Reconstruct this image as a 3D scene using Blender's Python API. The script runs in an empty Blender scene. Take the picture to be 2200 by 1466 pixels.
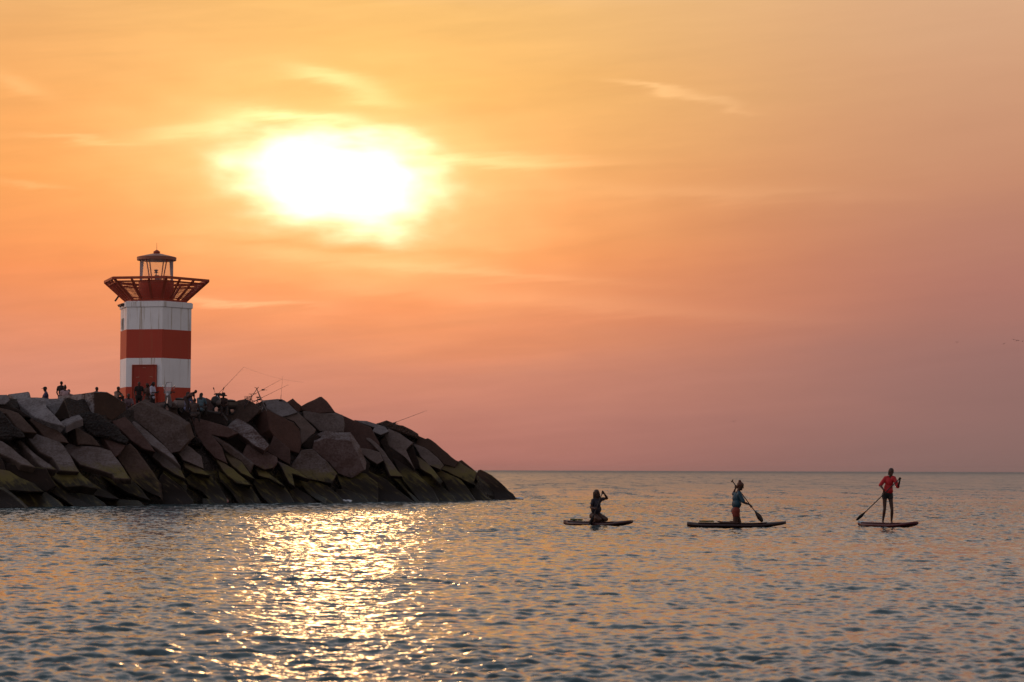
import bpy, bmesh, math, random
import numpy as np
from mathutils import Vector, Matrix, noise

random.seed(7)
sc = bpy.context.scene
R = math.radians
F = 4800.0                       # focal length in photo pixels
CAMZ = 1.75
PITCH = math.atan(277.0 / F)
ROLL = R(0.2)

# ------------------------------------------------------------------ camera
right0, up0 = Vector((1, 0, 0)), Vector((0, -math.sin(PITCH), math.cos(PITCH)))
fwd = Vector((0, math.cos(PITCH), math.sin(PITCH)))
cr = right0 * math.cos(ROLL) + up0 * math.sin(ROLL)
cu = up0 * math.cos(ROLL) - right0 * math.sin(ROLL)
cam_d = bpy.data.cameras.new('camera')
cam = bpy.data.objects.new('camera', cam_d)
sc.collection.objects.link(cam)
cam.matrix_world = Matrix(((cr.x, cu.x, -fwd.x, 0), (cr.y, cu.y, -fwd.y, 0), (cr.z, cu.z, -fwd.z, CAMZ), (0, 0, 0, 1)))
cam_d.sensor_width = 36
cam_d.lens = 36 * F / 2200
cam_d.clip_start = 0.5
cam_d.clip_end = 40000
sc.camera = cam
cam_d.dof.use_dof = True
cam_d.dof.focus_distance = 88
cam_d.dof.aperture_fstop = 3.4

def P(px, py, D):
    """world point seen at photo pixel (px, py), D metres ahead (measured along +Y)"""
    a, b = px - 1100, 733 - py
    d = cr * a + cu * b + fwd * F
    return Vector((0, 0, CAMZ)) + d * (D / d.y)

# ------------------------------------------------------------------ exposure and render
sc.view_settings.view_transform = 'Standard'
sc.view_settings.look = 'None'
sc.view_settings.exposure = 0
sc.view_settings.gamma = 1
sc.render.engine = 'CYCLES'
sc.cycles.use_denoising = True
sc.cycles.max_bounces = 5
sc.cycles.volume_bounces = 0
sc.cycles.sample_clamp_indirect = 12
sc.cycles.sample_clamp_direct = 30

# ------------------------------------------------------------------ sun
SUN_AZ = math.atan((715 - 1100) / F)          # radians, positive to the right of +Y
SUN_EL = R(7.6)
sun_dir = Vector((math.sin(SUN_AZ) * math.cos(SUN_EL), math.cos(SUN_AZ) * math.cos(SUN_EL), math.sin(SUN_EL)))
sl = bpy.data.lights.new('sun', 'SUN')
sl.energy = 0.06
sl.angle = R(3.2)                              # veiled by thin cloud
sl.color = (1.0, 0.52, 0.20)
so = bpy.data.objects.new('sun', sl)
sc.collection.objects.link(so)
so.rotation_euler = sun_dir.to_track_quat('Z', 'Y').to_euler()

# ------------------------------------------------------------------ sky
def srgb(r, g, b, k=1.0):
    def f(c):
        c /= 255.0
        return (c / 12.92 if c <= 0.04045 else ((c + 0.055) / 1.055) ** 2.4) * k
    return (f(r), f(g), f(b), 1)

world = bpy.data.worlds.new('World')
sc.world = world
world.use_nodes = True
nt = world.node_tree
nt.nodes.clear()
class NT:
    def __init__(s, t): s.t = t
    def n(s, typ, **kw):
        nd = s.t.nodes.new(typ)
        for k, v in kw.items(): setattr(nd, k, v)
        return nd
    def lk(s, a, b): s.t.links.new(a, b)
    def put(s, sock, v):
        if isinstance(v, bpy.types.NodeSocket): s.lk(v, sock)
        else: sock.default_value = v
    def m(s, op, a, b=0.0, c=0.0, clamp=False):
        nd = s.n('ShaderNodeMath', operation=op, use_clamp=clamp)
        for i, v in enumerate((a, b, c)): s.put(nd.inputs[i], v)
        return nd.outputs[0]
    def vm(s, op, a, b=(0, 0, 0)):
        nd = s.n('ShaderNodeVectorMath', operation=op)
        s.put(nd.inputs[0], a); s.put(nd.inputs[1], b)
        return nd.outputs[0]
    def comb(s, x, y, z):
        nd = s.n('ShaderNodeCombineXYZ')
        for i, v in enumerate((x, y, z)): s.put(nd.inputs[i], v)
        return nd.outputs[0]
    def mix(s, f, a, b, typ='RGBA', blend='MIX'):
        nd = s.n('ShaderNodeMix', data_type=typ)
        if typ == 'RGBA': nd.blend_type = blend
        ia, ib, o = {'RGBA': (6, 7, 2), 'FLOAT': (2, 3, 0)}[typ]
        s.put(nd.inputs[0], f); s.put(nd.inputs[ia], a); s.put(nd.inputs[ib], b)
        return nd.outputs[o]
    def ramp(s, f, stops, interp='LINEAR'):
        nd = s.n('ShaderNodeValToRGB')
        cr_ = nd.color_ramp
        cr_.interpolation = interp
        while len(cr_.elements) > 1: cr_.elements.remove(cr_.elements[-1])
        cr_.elements[0].position = stops[0][0]; cr_.elements[0].color = stops[0][1]
        for p, c in stops[1:]:
            e = cr_.elements.new(p); e.color = c
        s.put(nd.inputs[0], f)
        return nd.outputs[0]
    def noise(s, vec, scale=1, detail=4, rough=0.5, dist=0.0):
        nd = s.n('ShaderNodeTexNoise')
        s.put(nd.inputs['Vector'], vec)
        nd.inputs['Scale'].default_value = scale; nd.inputs['Detail'].default_value = detail
        nd.inputs['Roughness'].default_value = rough; nd.inputs['Distortion'].default_value = dist
        return nd.outputs[0]
    def smooth(s, v, a, b):
        nd = s.n('ShaderNodeMapRange', interpolation_type='SMOOTHSTEP')
        s.put(nd.inputs[0], v)
        for i, q in enumerate((a, b, 0.0, 1.0)): nd.inputs[i + 1].default_value = q
        return nd.outputs[0]

W = NT(nt)
tc = W.n('ShaderNodeTexCoord')
sep = W.n('ShaderNodeSeparateXYZ')
W.lk(tc.outputs['Generated'], sep.inputs[0])
X, Y, Z = sep.outputs
DEG = 180 / math.pi
az = W.m('MULTIPLY', W.m('ARCTAN2', X, Y), DEG)
el = W.m('MULTIPLY', W.m('ARCSINE', Z), DEG)
# wavering of the layers
wv = W.noise(W.comb(W.m('MULTIPLY', az, 0.10), W.m('MULTIPLY', el, 0.55), 3.1), 1, 5, 0.55)
elw = W.m('ADD', el, W.m('MULTIPLY', W.m('SUBTRACT', wv, 0.5), 1.6))
fac = W.m('DIVIDE', W.m('ADD', elw, 3.0), 93.0, clamp=True)
def st(e, c): return ((e + 3.0) / 93.0, c)
hi = [st(14, srgb(240, 205, 176, .98)), st(18, srgb(230, 206, 192, 1.0)), st(24, srgb(208, 200, 200, .97)), st(36, srgb(152, 164, 172)), st(55, srgb(106, 124, 138)), st(90, srgb(118, 130, 148))]
rampL = W.ramp(fac, [st(-3, srgb(180, 118, 104)), st(0, srgb(200, 128, 108)), st(2.5, srgb(221, 142, 115)), st(4.9, srgb(247, 146, 88)),
                     st(7.3, srgb(250, 163, 88)), st(9.7, srgb(245, 170, 98)), st(12, srgb(238, 178, 112))] + hi)
rampC = W.ramp(fac, [st(-3, srgb(170, 112, 102)), st(0, srgb(178, 115, 104)), st(1.3, srgb(194, 125, 109)), st(2.5, srgb(214, 136, 110)),
                     st(4.0, srgb(241, 142, 90)), st(5.5, srgb(251, 152, 80)), st(7.3, srgb(250, 170, 92)), st(9.7, srgb(251, 186, 100)),
                     st(12, srgb(251, 194, 114))] + hi)
rampR = W.ramp(fac, [st(-3, srgb(120, 96, 96)), st(0, srgb(136, 106, 101)), st(2.5, srgb(154, 112, 105)), st(4.9, srgb(178, 120, 106)),
                     st(7.3, srgb(200, 140, 110)), st(9.7, srgb(212, 157, 121)), st(12, srgb(222, 173, 134))] + hi)
cL = W.smooth(az, -3.0, -13.5)
cR = W.smooth(az, -3.5, 13.5)
sky = W.mix(cL, rampC, rampL)
sky = W.mix(cR, sky, rampR)
hs = W.n('ShaderNodeHueSaturation'); hs.inputs['Saturation'].default_value = 0.99; hs.inputs['Value'].default_value = 0.97
W.lk(sky, hs.inputs['Color']); sky = hs.outputs[0]
# fine horizontal cirrus grain
ci = W.noise(W.comb(W.m('MULTIPLY', az, 0.22), W.m('ADD', W.m('MULTIPLY', el, 2.0), W.m('MULTIPLY', az, -0.18)), 9.0), 1, 7, 0.6, 0.3)
grain = W.m('ADD', 1.0, W.m('MULTIPLY', W.m('SUBTRACT', ci, 0.5), W.m('SUBTRACT', 0.28, W.m('MULTIPLY', cR, 0.2))))
gv = W.n('ShaderNodeVectorMath', operation='SCALE'); W.lk(sky, gv.inputs[0]); W.lk(grain, gv.inputs[3])
sky = gv.outputs[0]
# veiled sun and its glow
saz, sel = SUN_AZ * DEG, SUN_EL * DEG
dn = W.noise(W.comb(W.m('MULTIPLY', az, 0.30), W.m('MULTIPLY', el, 1.1), 5.0), 1, 4, 0.45)
dn2 = W.noise(W.comb(W.m('MULTIPLY', az, 0.7), W.m('MULTIPLY', el, 1.3), 1.0), 1, 3, 0.4)
u = W.m('DIVIDE', W.m('ADD', W.m('SUBTRACT', az, saz - .02), W.m('MULTIPLY', W.m('SUBTRACT', dn2, 0.5), 1.9)), 3.2)
v = W.m('DIVIDE', W.m('ADD', W.m('ADD', W.m('SUBTRACT', el, sel - .22), W.m('MULTIPLY', W.m('SUBTRACT', az, saz), 0.09)), W.m('MULTIPLY', W.m('SUBTRACT', dn, 0.5), 2.1)), 1.6)
r2 = W.m('ADD', W.m('MULTIPLY', u, u), W.m('MULTIPLY', v, v))
def ex(k): return W.m('EXPONENT', W.m('MULTIPLY', r2, -k))
def addc(base, col, f):
    nd = W.n('ShaderNodeVectorMath', operation='SCALE'); nd.inputs[0].default_value = col[:3]; W.put(nd.inputs[3], f)
    return W.vm('ADD', base, nd.outputs[0])
ahead = W.smooth(Y, 0.0, 0.5)
core = W.m('EXPONENT', W.m('MULTIPLY', W.m('MULTIPLY', r2, r2), -3.0))
sky = addc(sky, (1.0, 0.68, 0.50), W.m('MULTIPLY', W.m('MULTIPLY', core, 2.2), ahead))
sky = addc(sky, (0.72, 0.50, 0.30), W.m('MULTIPLY', W.m('MULTIPLY', ex(0.55), 0.55), ahead))
sky = addc(sky, (0.35, 0.20, 0.05), W.m('MULTIPLY', W.m('MULTIPLY', ex(0.16), 0.55), ahead))
# single wisps: (px, py, half length px, half height px, tilt, strength)
for (wx, wy, wl, wh, tilt, k) in [(700, 172, 80, 15, 0.14, .42), (790, 205, 75, 18, 0.2, .25), (1400, 190, 85, 8, 0.10, .17), (1510, 216, 90, 9, 0.22, .13),
                                  (170, 322, 110, 6, 0.05, .16), (30, 205, 60, 18, 0.35, .12), (60, 418, 70, 7, 0.10, .12), (620, 256, 110, 14, 0.05, .6),
                                  (430, 285, 130, 22, -0.2, .35), (1000, 345, 240, 12, 0.02, .30), (1500, 415, 330, 16, 0.02, .07), (500, 655, 150, 7, 0.03, .25),
                                  (800, 565, 300, 22, 0.10, .13), (1100, 640, 500, 20, 0.07, .08), (700, 530, 300, 10, 0.04, -.10), (1000, 585, 330, 10, 0.07, .09)]:
    wa, we = math.atan((wx - 1100) / F) * DEG, (1010 - wy) / F * DEG
    la, he = wl / F * DEG, wh / F * DEG
    da = W.m('SUBTRACT', az, wa)
    uu = W.m('DIVIDE', da, la)
    vv = W.m('DIVIDE', W.m('ADD', W.m('ADD', W.m('SUBTRACT', el, we), W.m('MULTIPLY', da, tilt)), W.m('MULTIPLY', W.m('SUBTRACT', ci, 0.5), 0.9)), he)
    g = W.m('EXPONENT', W.m('MULTIPLY', W.m('ADD', W.m('MULTIPLY', uu, uu), W.m('MULTIPLY', vv, vv)), -1.0))
    sky = addc(sky, (0.9, 0.62, 0.33), W.m('MULTIPLY', W.m('MULTIPLY', g, k), ahead))
# Nishita dome for everything away from the sunset
nis = W.n('ShaderNodeTexSky', sky_type='NISHITA')
nis.sun_disc = False; nis.sun_elevation = SUN_EL; nis.sun_rotation = SUN_AZ
nis.dust_density = 2.0; nis.air_density = 1.2
nsc = W.n('ShaderNodeVectorMath', operation='SCALE'); W.lk(nis.outputs[0], nsc.inputs[0]); nsc.inputs[3].default_value = 0.065
nb = addc(nsc.outputs[0], (0.185, 0.145, 0.165), 1.0)
back = W.smooth(W.m('ABSOLUTE', az), 60.0, 140.0)
tot = W.mix(back, sky, nb)
lg = W.n('ShaderNodeVectorMath', operation='SCALE'); W.lk(tot, lg.inputs[0])  # unseen sky on the left brightened to light the tower's side and the rocks
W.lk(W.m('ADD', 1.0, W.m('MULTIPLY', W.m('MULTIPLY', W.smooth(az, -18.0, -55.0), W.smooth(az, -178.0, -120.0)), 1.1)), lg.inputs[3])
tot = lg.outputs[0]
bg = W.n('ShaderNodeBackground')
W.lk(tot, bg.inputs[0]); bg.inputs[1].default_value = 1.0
out = W.n('ShaderNodeOutputWorld')
W.lk(bg.outputs[0], out.inputs[0])

# ------------------------------------------------------------------ materials
MATS = {}
def mat(name, col, rough=0.7, metal=0.0, var=0.12, scale=8.0, bump=0.0, spec=0.4, alpha=1.0, trans=0.0):
    if name in MATS: return MATS[name]
    m = bpy.data.materials.new(name); m.use_nodes = True
    T = NT(m.node_tree); b = m.node_tree.nodes['Principled BSDF']
    g = T.n('ShaderNodeTexCoord')
    nz = T.noise(g.outputs['Object'], scale, 5, 0.6)
    f = T.m('ADD', 1 - var, T.m('MULTIPLY', nz, 2 * var))
    s = T.n('ShaderNodeVectorMath', operation='SCALE'); s.inputs[0].default_value = col; T.lk(f, s.inputs[3])
    T.lk(s.outputs[0], b.inputs['Base Color'])
    b.inputs['Roughness'].default_value = rough; b.inputs['Metallic'].default_value = metal
    b.inputs['Specular IOR Level'].default_value = spec; b.inputs['Alpha'].default_value = alpha
    b.inputs['Transmission Weight'].default_value = trans
    if bump:
        bp = T.n('ShaderNodeBump'); bp.inputs['Strength'].default_value = bump; bp.inputs['Distance'].default_value = 0.01
        T.lk(nz, bp.inputs['Height']); T.lk(bp.outputs[0], b.inputs['Normal'])
    MATS[name] = m
    return m

def concrete(name, rough_stone=False):
    m = bpy.data.materials.new(name); m.use_nodes = True
    T = NT(m.node_tree); b = m.node_tree.nodes['Principled BSDF']
    geo = T.n('ShaderNodeNewGeometry'); oi = T.n('ShaderNodeObjectInfo')
    pos = geo.outputs['Position']
    off = T.vm('ADD', pos, T.comb(T.m('MULTIPLY', oi.outputs['Random'], 50.0), 0.0, 0.0))
    sp = T.n('ShaderNodeSeparateXYZ'); T.lk(pos, sp.inputs[0]); z = sp.outputs[2]
    sn = T.n('ShaderNodeSeparateXYZ'); T.lk(geo.outputs['Normal'], sn.inputs[0]); nz = sn.outputs[2]
    n1 = T.noise(off, 1.3, 6, 0.6); n2 = T.noise(off, 9.0, 6, 0.65); n3 = T.noise(off, 28.0, 4, 0.7)
    tint = oi.outputs['Color']
    f = T.m('ADD', 0.20, T.m('ADD', T.m('MULTIPLY', n1, 0.9), T.m('MULTIPLY', n2, 0.75)))
    s = T.n('ShaderNodeVectorMath', operation='SCALE'); T.lk(tint, s.inputs[0]); T.lk(f, s.inputs[3])
    col = s.outputs[0]
    # pale pits and shell grit
    pit = T.smooth(n3, 0.66, 0.74)
    col = T.mix(T.m('MULTIPLY', pit, 0.45), col, (0.30, 0.24, 0.20, 1))
    # lichen plus painted-in light: upward and left faces, amount carried by the block
    lm = T.m('MULTIPLY', T.smooth(T.m('ADD', T.m('MULTIPLY', n1, 0.5), T.m('MULTIPLY', n2, 0.6)), 0.40, 0.78), oi.outputs['Alpha'])
    lm = T.m('MULTIPLY', lm, T.m('ADD', T.smooth(nz, 0.25, 0.75), T.m('MULTIPLY', T.smooth(oi.outputs['Alpha'], 1.0, 1.8), T.smooth(sn.outputs[0], 0.25, -0.1)), clamp=True), clamp=True)
    col = T.mix(lm, col, (0.215, 0.18, 0.18, 1))
    # algae band above the tide on ledges, streaked dark weed below it
    dg = T.m('ADD', T.m('MULTIPLY', sp.outputs[0], 0.8), z)
    st_ = T.noise(T.comb(T.m('MULTIPLY', dg, 5.0), T.m('MULTIPLY', T.m('SUBTRACT', sp.outputs[0], z), 0.7), oi.outputs['Random']), 1.0, 5, 0.65)
    zz = T.m('ADD', z, T.m('ADD', T.m('MULTIPLY', T.m('SUBTRACT', n1, 0.5), 1.6), T.m('MULTIPLY', T.m('SUBTRACT', st_, 0.5), 1.4)))
    ab = T.m('MULTIPLY', T.smooth(zz, 2.0, 1.4), T.smooth(T.m('ADD', T.m('MULTIPLY', st_, 0.6), T.m('MULTIPLY', nz, 0.7)), 0.60, 0.92))
    col = T.mix(T.m('MULTIPLY', ab, 0.9), col, (0.125, 0.092, 0.020, 1))
    wd = T.m('MULTIPLY', T.smooth(zz, 1.45, 0.85), T.smooth(st_, 0.72, 0.50))
    col = T.mix(T.m('MULTIPLY', wd, 0.93), col, (0.015, 0.009, 0.006, 1))
    lt_ = T.m('MULTIPLY', T.smooth(zz, 1.9, 1.2), T.smooth(st_, 0.60, 0.72))
    col = T.mix(T.m('MULTIPLY', lt_, 0.55), col, (0.13, 0.095, 0.055, 1))
    T.lk(col, b.inputs['Base Color'])
    wet = T.smooth(z, 0.7, 0.15)
    T.lk(T.mix(wet, 0.85, 0.45, 'FLOAT'), b.inputs['Roughness'])
    b.inputs['Specular IOR Level'].default_value = 0.25
    bp = T.n('ShaderNodeBump'); bp.inputs['Strength'].default_value = 0.9 if rough_stone else 0.55
    bp.inputs['Distance'].default_value = 0.12 if rough_stone else 0.06
    h = T.m('ADD', T.m('MULTIPLY', n2, 1.0), T.m('MULTIPLY', n3, 0.35))
    if rough_stone:
        vo = T.n('ShaderNodeTexVoronoi'); T.lk(off, vo.inputs['Vector']); vo.inputs['Scale'].default_value = 7.0
        h = T.m('ADD', h, T.m('MULTIPLY', vo.outputs[0], -1.6))
    T.lk(h, bp.inputs['Height']); T.lk(bp.outputs[0], b.inputs['Normal'])
    return m
M_CON = concrete('weathered_concrete'); M_RUB = concrete('broken_aggregate', True)

# ------------------------------------------------------------------ object helpers
def link(o, parent=None):
    sc.collection.objects.link(o)
    if parent is not None: o.parent = parent
    return o
def tag(o, label=None, cat=None, group=None, kind=None):
    if label: o['label'] = label
    if cat: o['category'] = cat
    if group: o['group'] = group
    if kind: o['kind'] = kind
    return o
def empty(name, loc, label=None, cat=None, group=None):
    o = bpy.data.objects.new(name, None); o.location = loc; o.empty_display_size = 0.3
    link(o); return tag(o, label, cat, group)
def from_bm(name, bm, m, parent=None, smooth=False, loc=None):
    me = bpy.data.meshes.new(name)
    bmesh.ops.recalc_face_normals(bm, faces=bm.faces)
    bm.to_mesh(me); bm.free()
    if smooth:
        for p in me.polygons: p.use_smooth = True
    if m: me.materials.append(m)
    o = bpy.data.objects.new(name, me)
    if loc is not None: o.location = loc
    return link(o, parent)

class B:
    """collects shapes into one bmesh; coordinates are relative to org"""
    def __init__(s, org=(0, 0, 0)): s.bm = bmesh.new(); s.o = Vector(org)
    def box(s, c, size, rot=None):
        r = bmesh.ops.create_cube(s.bm, size=1)
        M = Matrix.Translation(Vector(c) - s.o) @ (rot.to_4x4() if rot else Matrix()) @ Matrix.Diagonal((*size, 1))
        bmesh.ops.transform(s.bm, matrix=M, verts=r['verts']); return s
    def tube(s, a, b, r0, r1=None, seg=8):
        a, b = Vector(a) - s.o, Vector(b) - s.o
        d = b - a
        if d.length < 1e-6: return s
        r = bmesh.ops.create_cone(s.bm, cap_ends=True, segments=seg, radius1=r0, radius2=r0 if r1 is None else max(r1, 1e-4), depth=d.length)
        M = Matrix.Translation((a + b) / 2) @ d.to_track_quat('Z', 'Y').to_matrix().to_4x4()
        bmesh.ops.transform(s.bm, matrix=M, verts=r['verts']); return s
    def path(s, pts, r, seg=8):
        for p, q in zip(pts, pts[1:]): s.tube(p, q, r, r, seg)
        return s
    def bar(s, a, b, w, t, upv=(0, 0, 1)):
        """rectangular bar from a to b, w across, t thick"""
        a, b = Vector(a), Vector(b); d = (b - a); z = d.normalized()
        x = Vector(upv).cross(z)
        if x.length < 1e-4: x = Vector((1, 0, 0)).cross(z)
        x.normalize(); y = z.cross(x)
        rot = Matrix((x, y, z)).transposed()
        return s.box((a + b) / 2, (w, t, d.length), rot)
    def ball(s, c, rad, rot=None, seg=12):
        r = bmesh.ops.create_uvsphere(s.bm, u_segments=seg, v_segments=max(6, seg * 2 // 3), radius=1)
        rad = (rad,) * 3 if isinstance(rad, (int, float)) else rad
        M = Matrix.Translation(Vector(c) - s.o) @ (rot.to_4x4() if rot else Matrix()) @ Matrix.Diagonal((*rad, 1))
        bmesh.ops.transform(s.bm, matrix=M, verts=r['verts']); return s
    def ring(s, c, rad, tube, axis, seg=24, ts=6):
        c = Vector(c) - s.o; ax = Vector(axis).normalized(); t = ax.orthogonal().normalized(); w = ax.cross(t)
        vs = []
        for i in range(seg):
            a = 2 * math.pi * i / seg; rd = t * math.cos(a) + w * math.sin(a)
            vs.append([s.bm.verts.new(c + rd * (rad + tube * math.cos(2 * math.pi * j / ts)) + ax * tube * math.sin(2 * math.pi * j / ts)) for j in range(ts)])
        for i in range(seg):
            for j in range(ts):
                s.bm.faces.new((vs[i][j], vs[(i + 1) % seg][j], vs[(i + 1) % seg][(j + 1) % ts], vs[i][(j + 1) % ts]))
        return s
    def loft(s, rings):
        """rings: lists of equal length of points, capped"""
        vv = [[s.bm.verts.new(Vector(p) - s.o) for p in r] for r in rings]
        n = len(vv[0])
        for a, b in zip(vv, vv[1:]):
            for j in range(n): s.bm.faces.new((a[j], a[(j + 1) % n], b[(j + 1) % n], b[j]))
        s.bm.faces.new(vv[0]); s.bm.faces.new(vv[-1][::-1]); return s
    def done(s, name, m, parent=None, smooth=False, bevel=0.0):
        if bevel: bmesh.ops.bevel(s.bm, geom=list(s.bm.edges), offset=bevel, segments=2, affect='EDGES', clamp_overlap=True)
        o = from_bm(name, s.bm, m, parent, smooth)
        if parent is None: o.location = s.o
        return o
# ------------------------------------------------------------------ the sea
def ocean_tile(N, L, lmin, lmax, slope, seed, spread=4, wind=math.radians(100), power=-3.2):
    rng = np.random.default_rng(seed)
    k1 = np.fft.fftfreq(N, 1.0 / N) * 2 * np.pi / L
    kx, ky = np.meshgrid(k1, k1)
    k = np.hypot(kx, ky); k[0, 0] = 1e9
    band = np.exp(-((2 * np.pi / lmax) / k) ** 4) * np.exp(-(k * lmin / (2 * np.pi)) ** 4)
    th = np.arctan2(ky, kx) - wind
    dirn = 0.12 + np.abs(np.cos(th)) ** spread
    amp = k ** power * band * dirn
    amp[0, 0] = 0
    h = (rng.normal(size=(N, N)) + 1j * rng.normal(size=(N, N))) * np.sqrt(amp)
    H = np.fft.ifft2(h).real; hx = np.fft.ifft2(1j * kx * h).real; hy = np.fft.ifft2(1j * ky * h).real
    g = math.sqrt((hx ** 2 + hy ** 2).mean())
    q = slope / g
    return H * q
def sample(T, L, x, y):
    N = T.shape[0]
    u = (x / L * N) % N; v = (y / L * N) % N
    i = np.floor(u).astype(int) % N; j = np.floor(v).astype(int) % N
    fu, fv = u - np.floor(u), v - np.floor(v)
    i1, j1 = (i + 1) % N, (j + 1) % N
    return (T[j, i] * (1 - fu) + T[j, i1] * fu) * (1 - fv) + (T[j1, i] * (1 - fu) + T[j1, i1] * fu) * fv

TS = ocean_tile(256, 89.0, 1.6, 6.0, 0.032, 2, spread=6)
TA = ocean_tile(1024, 37.0, 0.18, 0.90, 0.190, 3, power=-2.4)
TB = ocean_tile(512, 13.3, 0.08, 0.26, 0.15, 5, spread=2)
TC = ocean_tile(256, 3.1, 0.05, 0.26, 0.10, 8, spread=1)

TP = ocean_tile(256, 211.0, 9.0, 60.0, 1.0, 21, spread=0); TP /= TP.std()
def calm(x, y):
    """less chop in the slicks: a long streak beyond the paddlers and broad cat's paws"""
    c = np.ones_like(x)
    for (D, w, k, ph) in [(134, 3.0, .80, 0.0), (122, 1.6, .45, 1.0), (158, 3.5, .5, 2.0), (215, 8, .45, 3.0)]:
        yy = D + 1.5 * np.sin(x * 0.06 + ph) + 0.05 * x
        c *= 1 - k * np.exp(-((y - yy) / w) ** 2) * (0.65 + 0.35 * np.sin(x * 0.11 + ph * 2))
    c *= 1 + 0.30 * np.tanh(sample(TP, 211.0, x, y * 1.7))
    return c
def build_sea():
    rr = np.concatenate([np.geomspace(9, 16, 90, endpoint=False), np.geomspace(16, 150, 1550, endpoint=False), np.geomspace(150, 9000, 900)])
    a = np.concatenate([np.linspace(-70, -17, 60, endpoint=False), np.linspace(-17, 17, 520, endpoint=False), np.linspace(17, 70, 61)])
    a = np.radians(a)
    Rg, A = np.meshgrid(rr, a, indexing='ij')
    rng = np.random.default_rng(1)
    x = Rg * np.sin(A); y = Rg * np.cos(A)
    cell = np.repeat(np.gradient(rr)[:, None], len(a), 1)
    cm = calm(x, y)
    def fade(lam): return np.clip(1.25 - cell / (lam * 0.9), 0, 1)
    z = sample(TS, 89.0, x, y) * (0.4 + 0.6 * cm) + sample(TA, 37.0, x, y) * np.clip(1.0 - (Rg - 500) / 5000, .3, 1) * (0.35 + 0.65 * cm)
    ca, sa = math.cos(0.35), math.sin(0.35)
    z += sample(TB, 13.3, ca * x - sa * y, sa * x + ca * y) * fade(0.30) * cm
    z += sample(TC, 3.1, ca * x + sa * y, -sa * x + ca * y) * fade(0.16) * cm
    co = np.stack([x, y, z], -1).reshape(-1, 3).astype(np.float32)
    nr, nc = x.shape
    i = np.arange(nr - 1)[:, None] * nc + np.arange(nc - 1)[None, :]
    q = np.stack([i, i + 1, i + nc + 1, i + nc], -1).reshape(-1, 4)[:, ::-1].astype(np.int32)
    me = bpy.data.meshes.new('sea')
    me.vertices.add(len(co)); me.vertices.foreach_set('co', co.ravel())
    me.loops.add(q.size); me.loops.foreach_set('vertex_index', q.ravel())
    me.polygons.add(len(q)); me.polygons.foreach_set('loop_start', np.arange(0, q.size, 4, dtype=np.int32))
    me.polygons.foreach_set('use_smooth', np.ones(len(q), dtype=bool))
    me.update(calc_edges=True)
    o = bpy.data.objects.new('sea', me); link(o)
    tag(o, 'rippled evening sea reflecting the orange sky', kind='structure')
    m = bpy.data.materials.new('sea_water'); m.use_nodes = True
    T = NT(m.node_tree); b = m.node_tree.nodes['Principled BSDF']
    geo = T.n('ShaderNodeNewGeometry'); pos = geo.outputs['Position']
    b.inputs['Base Color'].default_value = (0.040, 0.062, 0.068, 1)
    b.inputs['IOR'].default_value = 1.36
    b.inputs['Specular IOR Level'].default_value = 0.6
    sp = T.n('ShaderNodeSeparateXYZ'); T.lk(pos, sp.inputs[0])
    dist = T.n('ShaderNodeVectorMath', operation='LENGTH'); T.lk(pos, dist.inputs[0]); dist = dist.outputs['Value']
    T.lk(T.m('ADD', T.m('ADD', 0.08, T.m('MULTIPLY', T.smooth(dist, 400.0, 2500.0), 0.18)), T.m('MULTIPLY', T.smooth(dist, 20.0, 260.0), 0.21)), b.inputs['Roughness'])
    sxy = T.vm('MULTIPLY', pos, (1.0, 1.6, 1.0))
    def ncol(vec, scale, detail):
        nd = T.n('ShaderNodeTexNoise'); T.lk(vec, nd.inputs['Vector']); nd.inputs['Scale'].default_value = scale
        nd.inputs['Detail'].default_value = detail; nd.inputs['Roughness'].default_value = 0.6
        return T.vm('SUBTRACT', nd.outputs['Color'], (.5, .5, .5))
    nA = ncol(T.vm('MULTIPLY', pos, (.50, .04, 1.0)), 1.0, 4)
    nB = ncol(sxy, 2.2, 3); nC = ncol(sxy, 14.0, 2)
    fA = T.smooth(dist, 30.0, 200.0); fB = T.smooth(dist, 20.0, 110.0)
    # streak where the water is slick (same place as the calm band in the mesh)
    yb = T.m('DIVIDE', T.m('SUBTRACT', sp.outputs[1], T.m('ADD', 134.0, T.m('MULTIPLY', sp.outputs[0], 0.05))), 3.2)
    sl_ = T.m('SUBTRACT', 1.0, T.m('MULTIPLY', T.m('EXPONENT', T.m('MULTIPLY', T.m('MULTIPLY', yb, yb), -1.0)), 0.75))
    def sc_(v, f):
        nd = T.n('ShaderNodeVectorMath', operation='SCALE'); T.lk(v, nd.inputs[0]); T.put(nd.inputs[3], f); return nd.outputs[0]
    pert = T.vm('ADD', T.vm('ADD', sc_(nA, T.m('MULTIPLY', fA, 1.6)), sc_(nB, T.m('MULTIPLY', fB, 2.0))), sc_(nC, 0.24))
    pert = T.vm('MULTIPLY', sc_(pert, sl_), (0.8, 1.0, 0.0))
    nrm = T.vm('NORMALIZE', T.vm('ADD', geo.outputs['Normal'], pert))
    T.lk(nrm, b.inputs['Normal'])
    me.materials.append(m)
build_sea()

# ------------------------------------------------------------------ breakwater
PYW = [(-300, 1102), (0, 1095), (200, 1091), (400, 1086), (600, 1083), (800, 1080), (1000, 1077), (1115, 1073), (1300, 1071)]
def interp(tab, x):
    return float(np.interp(x, [t[0] for t in tab], [t[1] for t in tab]))
def slope_D(px, py, run=1.5):
    Dt = 1.75 * F / (interp(PYW, px) - 1010)
    return (Dt + run * 1.75) / (1 - run * (1010 - py) / F)

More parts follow.
